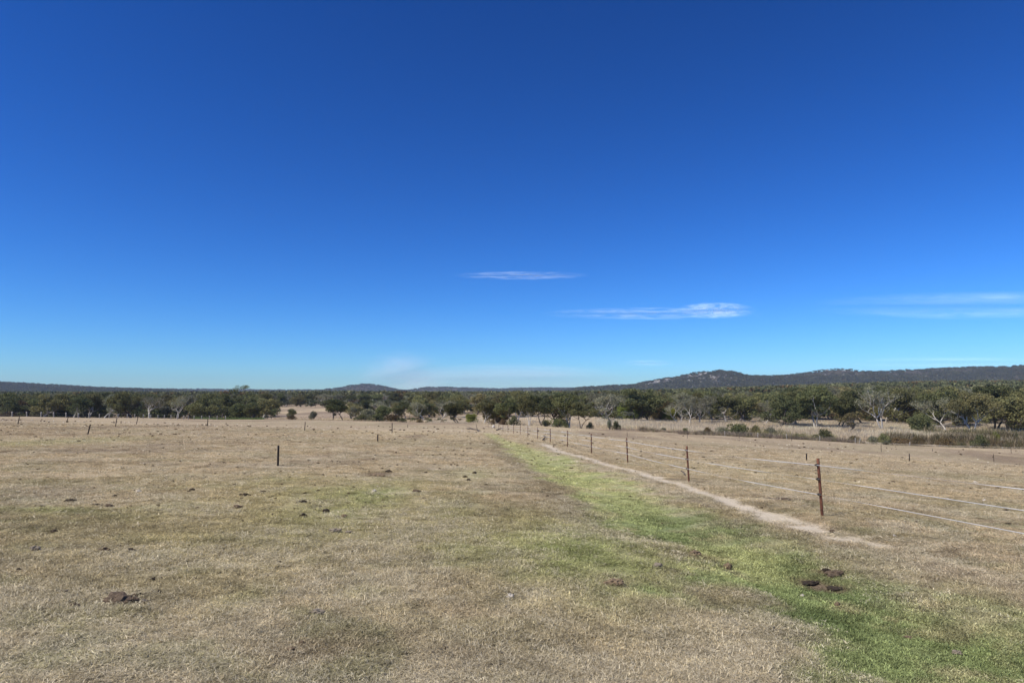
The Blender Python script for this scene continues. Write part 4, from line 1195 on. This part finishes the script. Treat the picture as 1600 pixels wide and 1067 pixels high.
for i, (px, py, w, h, k, lab) in enumerate(CLODS):
    X, Y = ground_hit(px, py)
    s = w / F * Y / 2 * (0.95 if k == 'stone' else (1.5 if px < 200 and w > 30 else 1.1))
    o = bpy.data.objects.new('pale_stone' if k == 'stone' else ('dung_pat' if k == 'dung' else 'earth_clod'), CL[k][i % 3]); link(o)
    hz = h / F * Y / 2 / 0.45 * ((0.9 if px > 1240 else 1.6) if k == 'dung' else 1.65) * (0.6 if k == 'stone' else 1)
    o.location = (X, Y, gz(X, Y) + hz * 0.12 + 0.012); o.scale = (s, s * 0.75, hz)
    o.rotation_euler = (random.uniform(-.1, .1), random.uniform(-.1, .1), random.uniform(-0.4, 0.4))
    tag(o, lab, {'stone': 'stone', 'dung': 'dung'}.get(k, 'clod'))

# countless small pale pebbles, flowers and crumbs over the paddock
peb = [bpy.data.objects.new('pebble', rock_mesh('pebble', 500 + i, plant_material('pebble_%d' % i, transl=0.0), 0.3, 1, 0.6)) for i in range(3)]
X, Y = lod_points(6500, 4, 125); 
c_ = fbm(X * 0.1, Y * 0.1, 95, 3) * 0.7 + rng.uniform(0, 0.3, len(X)) - 0.06 * (X > 0) + 0.05 * (X < -0.25 * Y); k_ = c_ > 0.46
X, Y = X[k_], Y[k_]
sc = 0.0007 * Y * rng.uniform(0.45, 1.3, len(X)) + 0.006
dkc = (rng.uniform(size=len(X)) < 0.4) | (Y < 14)
sc = sc * np.where(dkc & (Y > 10), 1.7, 1.0)
tc_ = np.where(dkc[:, None], C3(0.06, 0.045, 0.03), C3(0.62, 0.57, 0.44))
scatter('pebbles', np.stack([X, Y, ground_z(X, Y) + sc * 0.3], -1), np.stack([X * 0, X * 0, rng.uniform(0, 6.28, len(X))], -1), np.stack([sc * 1.5, sc, sc], -1), tc_, peb,
        'small pale stones and dark crumbs strewn over the paddock')

# fallen sticks and branches
def log(pts, r, lab, cat='branch', name='fallen_branch', twig=True):
    P = []
    for px, py, up in pts:
        X, Y = ground_hit(px, py); P.append([X, Y, gz(X, Y) + r * 0.6 + up])
    P = np.array(P); mb = MB()
    t = np.linspace(0, 1, 9); Q = np.stack([np.interp(t, np.linspace(0, 1, len(P)), P[:, k]) for k in range(3)], -1)
    Q += rng.normal(0, r * 0.5, Q.shape)
    c = Q[0].copy()
    mb.tube(Q - c, np.linspace(r, r * 0.5, 9), 7)
    if twig:
        for k in (3, 6):
            d = rng.normal(size=3) * r * 8; d[2] = abs(d[2]) * 0.5
            mb.tube(np.array([Q[k] - c, Q[k] - c + d]), [r * 0.4, r * 0.15], 5)
    o = bpy.data.objects.new(name, mb.build(name, M['log'], True)); o.location = c; link(o)
    tag(o, lab, cat)
log([(730, 670, 0), (738, 671.5, 0.05), (745, 672, 0), (750, 674.5, 0)], 0.11, 'long dark curved fallen branch at the head of the swale')
log([(775, 672.5, 0), (780, 671.2, 0.05), (785, 670.6, 0.1)], 0.08, 'short dark branch lying beside the pale boulder')
log([(848, 688, 0), (853, 685, 0.12)], 0.06, 'short stick propped on the ground by the fence posts', 'stick', 'stick')
log([(1065, 738, 0.06), (1069, 741, 0.02), (1072, 744, 0)], 0.022, 'small dark peg leaning at the foot of the second nearest rusty post', 'peg', 'wooden_peg', False)
log([(1180, 775, 0), (1210, 780, 0.01), (1238, 783, 0)], 0.012, 'thin twig lying left of the nearest rusty post', 'stick', 'stick')
log([(944, 655, 0), (953, 652, .2), (965, 651, .3)], 0.15, 'dead log lying behind the left end of the pale reeds', 'log', 'fallen_log') if False else None

# ------------------------------------------------------------------ the three tape electric fence
def picket_mesh(h, r, mat, star=True):
    mb = MB()
    n = 6; zz = np.linspace(-0.25, h, n)
    if star:   # a star section steel post: three thin flanges
        for k in range(3):
            a = k * 2 * math.pi / 3 + 0.5
            d = np.array([math.cos(a), math.sin(a)]); p = np.array([-d[1], d[0]])
            L_ = r; t_ = r * 0.2
            v = []
            for z in zz:
                for s0, s1 in ((0, -t_), (L_, -t_), (L_, t_), (0, t_)):
                    v.append([d[0] * s0 + p[0] * s1, d[1] * s0 + p[1] * s1, z])
            q = []
            for i in range(n - 1):
                for j in range(4):
                    q.append([i * 4 + j, i * 4 + (j + 1) % 4, (i + 1) * 4 + (j + 1) % 4, (i + 1) * 4 + j])
            q.append([3, 2, 1, 0]); q.append([4 * (n - 1) + j for j in range(4)])
            mb.add(v, q)
        mb.tube([[0, 0, -0.25], [0, 0, h + 0.002]], r * 0.34, 6)
    else:
        mb.tube([[0, 0, z] for z in zz], r, 8)
    return mb.build('post', mat)
def insulator_mesh():
    mb = MB()
    th = np.linspace(-0.4, math.pi + 1.2, 10)
    mb.tube(np.stack([-0.028 - 0.026 * np.sin(th), 0.026 * np.cos(th), th * 0], -1), 0.0075, 5)   # open claw
    mb.box((0, 0, 0), (0.034, 0.05, 0.034))
    mb.tube([[-0.03, 0, -0.022], [-0.03, 0, 0.022]], 0.011, 6)
    return mb.build('insulator', M['plastic'])
POSTS = [(1272 + 5, 12.4), (1073, 19.8), (979, 28.4), (923, 35.6), (886, 43.5), (859.4, 51.5), (839.8, 59.5), (824.6, 67.0), (812.7, 74.5),
         (802.5, 82), (793.8, 89.5), (786, 97), (779.4, 104), (773.5, 111), (768, 118), (763, 126)]
fence = bpy.data.objects.new('electric_fence', None); link(fence)
tag(fence, 'three strand white tape electric fence on rusty steel posts beside the dirt track', 'fence')
post_me = picket_mesh(1.02, 0.028, M['rust']); ins_me = insulator_mesh()
pp = []
near = (6.55, 4.9)
pts = [near] + [((px - 800) / F * Y, Y) for px, Y in POSTS]
LE = [(-0.02, 0.01), (-0.042, 0.0), (-0.03, 0.0), (-0.035, 0), (0.0, 0), (0.02, 0)] + [(random.uniform(-.03, .03), random.uniform(-.03, .03)) for _ in range(20)]
for i, (X, Y) in enumerate(pts):
    b = bpy.data.objects.new('post', post_me); link(b, fence)
    z = gz(X, Y); b.location = (X, Y, z); lx, ly = LE[i]
    if i == 2: lx = -0.04
    b.rotation_euler = (-ly, lx, 0)
    Mx = Matrix.Translation((X, Y, z)) @ Euler((-ly, lx, 0)).to_matrix().to_4x4()
    row = []
    for hgt in (0.905, 0.655, 0.385):
        c = bpy.data.objects.new('insulator', ins_me); link(c, b); c.location = (-0.012, 0, hgt)
        row.append(Mx @ Vector((-0.052, -0.012, hgt)))
    pp.append(row)
def tape_mesh(a, b, w, sag, edges):
    """flat tape between two posts, turned edge on (lying flat) over the given stretches"""
    n = max(8, int((b - a).length / 0.1)); V = []
    side = (b - a).cross(Vector((0, 0, 1))).normalized(); up = Vector((0, 0, 1))
    for i in range(n + 1):
        t = i / n; p = a.lerp(b, t) - up * sag * 4 * t * (1 - t)
        ang = 0.0
        for e0, e1 in edges:
            ang += math.pi / 2 * (float(sstep(e0 - 0.13, e0 + 0.06, t)) + float(sstep(e1 - 0.06, e1 + 0.13, t)))
        d = up * math.cos(ang) + side * math.sin(ang)
        V.append(p - d * w / 2); V.append(p + d * w / 2)
    W = []
    for i in range(n + 1):
        p0, p1 = V[2 * i], V[2 * i + 1]; nn = (p1 - p0).cross(b - a).normalized() * 0.0006
        W += [p0 - nn, p1 - nn, p1 + nn, p0 + nn]
    Q = []
    for i in range(n):
        for j in range(4): Q.append([4 * i + j, 4 * i + (j + 1) % 4, 4 * i + 4 + (j + 1) % 4, 4 * i + 4 + j])
    return mesh_np('tape', np.array([list(v) for v in W]), np.array(Q), M['tape'])
EDGES = {0: ([(0.22, 0.5)], [(0.0, 0.14)], [(0.02, 0.2)]), 1: ([(0.2, 0.64)], [(0.1, 0.25), (0.76, 0.97)], [(0.27, 0.55)]),
         2: ([], [(0.3, 0.6)], [(0.75, 0.8)]), 3: ([(0.5, 0.6)], [(0.1, 0.8)], [(0.4, 0.75)])}
rt = random.Random(5)
for i in range(len(pp) - 1):
    for s in range(3):
        a_ = rt.uniform(0.1, 0.5)
        e = EDGES[i][s] if i in EDGES else [(a_, a_ + rt.uniform(0.2, 0.5))]
        link(bpy.data.objects.new('tape', tape_mesh(pp[i + 1][s], pp[i][s], (0.0095 if i == 0 else 0.0125) if i < 2 else (0.018 if i < 5 else 0.024), 0.02 if i else 0.0, e)), fence)

# lone steel pickets of the paddock subdivisions: base px, base row, height px, lean (top dx px)
PK = [
 (434, 728, 31, 0, 'near', 'dark upright steel picket alone in the mid field left of centre'),
 (590, 690, 10, 0, 'far', 'short lone picket left of the low mound at centre left'),
 (137, 678.5, 15, 3, 'far', 'picket leaning right, nearest of the pickets at far left'),
 (28, 663, 13, 2, 'far', 'picket close to the left edge in front of the white posts'),
 (104, 660, 9, 2, 'far', 'small faint picket in front of the row of white posts'),
 (180.5, 666.5, 14, 2, 'far', 'picket in front of the middle of the row of white posts'),
 (213, 663, 12, 3, 'far', 'strongly leaning picket in front of the tall dark green tree'),
 (324, 665.5, 10, 1, 'far', 'faint picket in front of the green crop strip'),
 (476, 673, 14, 1, 'far', 'picket in front of the small cone shaped tree'),
 (612.5, 676.5, 16, 0, 'far', 'picket left of the low brown mound'),
 (1260, 719, 11, -2, 'far', 'small picket right behind the nearest rusty post'),
 (1421, 721, 13, -1, 'far', 'dark picket in the far right paddock, left one of a pair'),
 (1553, 722, 13, -2, 'far', 'dark picket near the right edge, right one of a pair'),
 (1377, 706, 11, 0, 'far', 'faint reddish picket near the far right paddock edge'),
 (1580, 708, 7, 0, 'far', 'tiny picket with a crossbar near the right paddock edge'),
 (980, 682, 7, 0, 'far', 'tiny picket above the third nearest fence post'),
 (1074, 684.5, 7, 0, 'far', 'tiny picket directly above the second nearest fence post'),
 (1155, 685, 7, 0, 'far', 'tiny picket on the paddock below the largest green bush'),
 (1237, 689, 5, 0, 'far', 'tiny picket near the creek below the yellowish bush'),
 (1457, 705, 3.5, 0, 'far', 'stub of a picket in the far right paddock'),
 (637, 668, 5, 0, 'far', 'tiny picket above the low brown mound'),
]
pk_me = {}
for px, py, hpx, dx, kind, lab in PK:
    X, Y = ground_hit(px, py)
    h = min(hpx / F * Y, 1.35)
    key = round(h, 1)
    r = 0.032 if kind == 'near' else 0.04
    if (key, kind) not in pk_me: pk_me[(key, kind)] = picket_mesh(key, r, M['steel_dark'])
    o = bpy.data.objects.new('steel_picket', pk_me[(key, kind)]); link(o)
    o.location = (X, Y, gz(X, Y)); o.rotation_euler = (0, math.atan2(dx, hpx), random.uniform(0, 2)); 
    tag(o, lab, 'post', 'pickets standing about the paddocks')

# pale timber posts along the far left paddock edge
def wood_post(h, r, seed):
    mb = MB(); rs = np.random.default_rng(seed)
    z = np.linspace(-0.3, h, 5); P = np.stack([rs.normal(0, 0.01, 5), rs.normal(0, 0.01, 5), z], -1)
    mb.tube(P, r * (1 + rs.normal(0, 0.05, 5)), 8)
    return mb.build('post', M['wood_post'])
wp = [wood_post(1.25, 0.165, i) for i in range(3)]
bf = bpy.data.objects.new('boundary_fence', None); link(bf)
tag(bf, 'fence of stout pale timber posts along the far left paddock edge', 'fence')
tops = []
XS = [-22, 0, 23, 46, 68, 88, 107, 126, 143, 159, 174, 188, 202, 214, 227, 239, 250, 260, 270, 280, 290, 297, 306, 318, 330, 342, 355]
for i, px in enumerate(XS):
    Y = 172 + 12 * min(i / 18, 1.0) ; X = (px - 800) / F * Y
    o = bpy.data.objects.new('post', wp[i % 3]); link(o, bf)
    z = gz(X, Y); o.location = (X, Y, z); o.rotation_euler = (random.uniform(-.04, .04), random.uniform(-.05, .05), 0)
    if i > 8: o.scale = (0.7, 0.7, 0.85)
    tops.append((X, Y, z))
for hgt in (0.45, 1.05):
    mb = MB(); mb.tube([[a, b, c + hgt] for a, b, c in tops], 0.008, 4); link(bpy.data.objects.new('wire', mb.build('wire', M['wire'])), bf)

# grey old posts of the creek fence, right
cf = bpy.data.objects.new('creek_fence', None); link(cf)
tag(cf, 'old grey timber and wire fence along the right paddock edge at the creek', 'fence')
tops = []
for i, (px, lean) in enumerate([(1130, 0), (1181, 0.05), (1226, -0.03), (1277, 0.04), (1332, 0.0), (1338, 0.28), (1380, 0), (1416, 0.05), (1462, 0), (1510, 0), (1560, -0.05), (1608, 0)]):
    Y = 133.5; X = (px - 800) / F * Y
    o = bpy.data.objects.new('post', wp[i % 3]); link(o, cf); z = gz(X, Y)
    o.location = (X, Y, z - (0.25 if i > 5 else 0)); o.rotation_euler = (0, lean, 0); o.scale = (0.5, 0.5, 0.8) if i < 8 else (0.35, 0.35, 0.5)
    tops.append((X, Y, z))
for hgt in (0.4, 0.85):
    mb = MB(); mb.tube([[a, b, c + hgt] for a, b, c in tops], 0.007, 4); link(bpy.data.objects.new('wire', mb.build('wire', M['wire'])), cf)

# ------------------------------------------------------------------ air: haze, thin clouds, smoke
def volume_mat(name, density, color=(1, 1, 1), aniso=0.0):
    m, nt, N, L, P = new_mat(name); N.remove(P)
    out = [n for n in N if n.type == 'OUTPUT_MATERIAL'][0]
    v = N.new('ShaderNodeVolumePrincipled'); v.inputs['Color'].default_value = (*color, 1)
    v.inputs['Density'].default_value = density; v.inputs['Anisotropy'].default_value = aniso
    L.new(v.outputs[0], out.inputs['Volume'])
    return m, nt, v
mb = MB(); mb.box((0, 2900, 75), (11000, 7400, 190))
hz_m, _, _ = volume_mat('haze_air', 0.000072, (0.72, 0.84, 1.0))
o = link(bpy.data.objects.new('haze', mb.build('haze', hz_m))); tag(o, 'thin blue air between the paddock and the ranges', kind='stuff')

def ellipsoid(nm, mat, seg=24, rings=12):
    V = [[0, 0, 1]]; 
    for i in range(1, rings):
        a = math.pi * i / rings
        for j in range(seg):
            b = 2 * math.pi * j / seg; V.append([math.sin(a) * math.cos(b), math.sin(a) * math.sin(b), math.cos(a)])
    V.append([0, 0, -1]); Q = []; T = []
    for i in range(rings - 2):
        for j in range(seg): Q.append([1 + i * seg + j, 1 + (i + 1) * seg + j, 1 + (i + 1) * seg + (j + 1) % seg, 1 + i * seg + (j + 1) % seg])
    n = len(V) - 1
    for j in range(seg):
        T.append([0, 1 + j, 1 + (j + 1) % seg]); T.append([n, 1 + (rings - 2) * seg + (j + 1) % seg, 1 + (rings - 2) * seg + j])
    return mesh_np(nm, np.array(V, float), [np.array(Q), np.array(T)], mat)

def cloud(px, py, w, h, Y, dens, lab, seed, nscale=(2.2, 2.2, 1.2), col=(0.92, 1, 0.96), cat='cloud', name='cloud', thr=(0.36, 0.72), ydepth=None):
    """thin veil of vapour: a closed lens of droplets, more opaque where it is thicker (object space), broken by noise"""
    m, nt, N, L, P = new_mat(name + '_vapour'); N.remove(P)
    out = [n for n in N if n.type == 'OUTPUT_MATERIAL'][0]
    tc = N.new('ShaderNodeTexCoord'); mp = N.new('ShaderNodeMapping')
    L.new(tc.outputs['Object'], mp.inputs['Vector']); mp.inputs['Scale'].default_value = nscale; mp.inputs['Location'].default_value = (seed * 3.3, seed, 0)
    n = noise_node(nt, 1.6, 6, 0.6, mp.outputs[0], 0.5)
    mr = N.new('ShaderNodeMapRange'); mr.interpolation_type = 'SMOOTHSTEP'
    L.new(n.outputs['Fac'], mr.inputs[0]); mr.inputs[1].default_value = thr[0]; mr.inputs[2].default_value = thr[1]
    sp = N.new('ShaderNodeSeparateXYZ'); L.new(tc.outputs['Object'], sp.inputs[0])
    p2 = N.new('ShaderNodeMath'); p2.operation = 'MULTIPLY'; L.new(sp.outputs[1], p2.inputs[0]); L.new(sp.outputs[1], p2.inputs[1])
    mu = N.new('ShaderNodeMath'); mu.operation = 'MULTIPLY'; p3 = N.new('ShaderNodeMath'); p3.operation = 'POWER'; L.new(p2.outputs[0], p3.inputs[0]); p3.inputs[1].default_value = 1.6
    L.new(mr.outputs[0], mu.inputs[0]); L.new(p3.outputs[0], mu.inputs[1])
    mu2 = N.new('ShaderNodeMath'); mu2.operation = 'MULTIPLY'; mu2.use_clamp = True; L.new(mu.outputs[0], mu2.inputs[0]); mu2.inputs[1].default_value = dens
    d = N.new('ShaderNodeBsdfDiffuse'); t = N.new('ShaderNodeBsdfTranslucent'); a = N.new('ShaderNodeAddShader'); tr = N.new('ShaderNodeBsdfTransparent'); b = N.new('ShaderNodeMixShader')
    d.inputs['Color'].default_value = (*[0.97 * c for c in col], 1); t.inputs['Color'].default_value = (*[0.97 * c for c in col], 1)
    cn = N.new('ShaderNodeCombineXYZ')          # droplets scatter alike in all directions: no surface shading
    for k_ in range(3): cn.inputs[k_].default_value = sv[k_]
    cm = N.new('ShaderNodeCombineXYZ')
    for k_ in range(3): cm.inputs[k_].default_value = -sv[k_]
    L.new(cn.outputs[0], d.inputs['Normal']); L.new(cm.outputs[0], t.inputs['Normal'])
    L.new(d.outputs[0], a.inputs[0]); L.new(t.outputs[0], a.inputs[1]); L.new(mu2.outputs[0], b.inputs[0]); L.new(tr.outputs[0], b.inputs[1]); L.new(a.outputs[0], b.inputs[2])
    L.new(b.outputs[0], out.inputs['Surface'])
    u, wv = ray(px, py)
    o = bpy.data.objects.new(name, ellipsoid(name, m, 64, 32)); link(o)
    o.location = (u * Y, Y, wv * Y)
    sx = w / F * Y / 2; sz = h / F * Y / 2
    o.scale = (sx, sz * 1.6, sz)
    for p_ in o.data.polygons: p_.use_smooth = True
    tag(o, lab, cat)
    return o
CY = 9000
cloud(815, 430.5, 230, 13, CY, 0.25, 'small thin streak of white cloud high above the cone shaped hill', 1, (2.4, 1, 1.6), thr=(0.36, 0.75))
cloud(1020, 490, 370, 20, CY, 0.20, 'long thin white cloud left of the small bright puff', 2, (3.4, 1, 1.6), thr=(0.36, 0.75))
cloud(1118, 485, 130, 26, CY, 0.26, 'small brighter cloud puff at the right end of the long thin cloud', 3, (2.4, 1, 1.6), thr=(0.3, 0.7))
cloud(1560, 478, 640, 46, CY, 0.10, 'widest faint cloud sheet reaching the right edge', 4, (2.2, 1, 0.7), thr=(0.28, 0.75))
cloud(1012, 567, 84, 10, CY, 0.10, 'tiny faint cloud low over the rocky hill', 5, thr=(0.25, 0.7))
cloud(1490, 566, 360, 18, CY, 0.07, 'faint low cloud streak over the right end of the long range', 6, thr=(0.25, 0.7))
cloud(630, 588, 150, 84, 7600, 0.14, 'rising faint pinkish smoke column behind the cone shaped hill', 7, (0.8, 0.8, 0.8), (0.80, 0.62, 0.68), 'smoke', 'smoke_plume', (0.1, 0.75))
cloud(785, 598, 440, 64, 7800, 0.14, 'flat drift of pinkish smoke right of the smoke column', 8, (0.8, 0.8, 0.8), (0.80, 0.62, 0.68), 'smoke', 'smoke_plume', (0.1, 0.75))

print('plants', N_TREE[0])
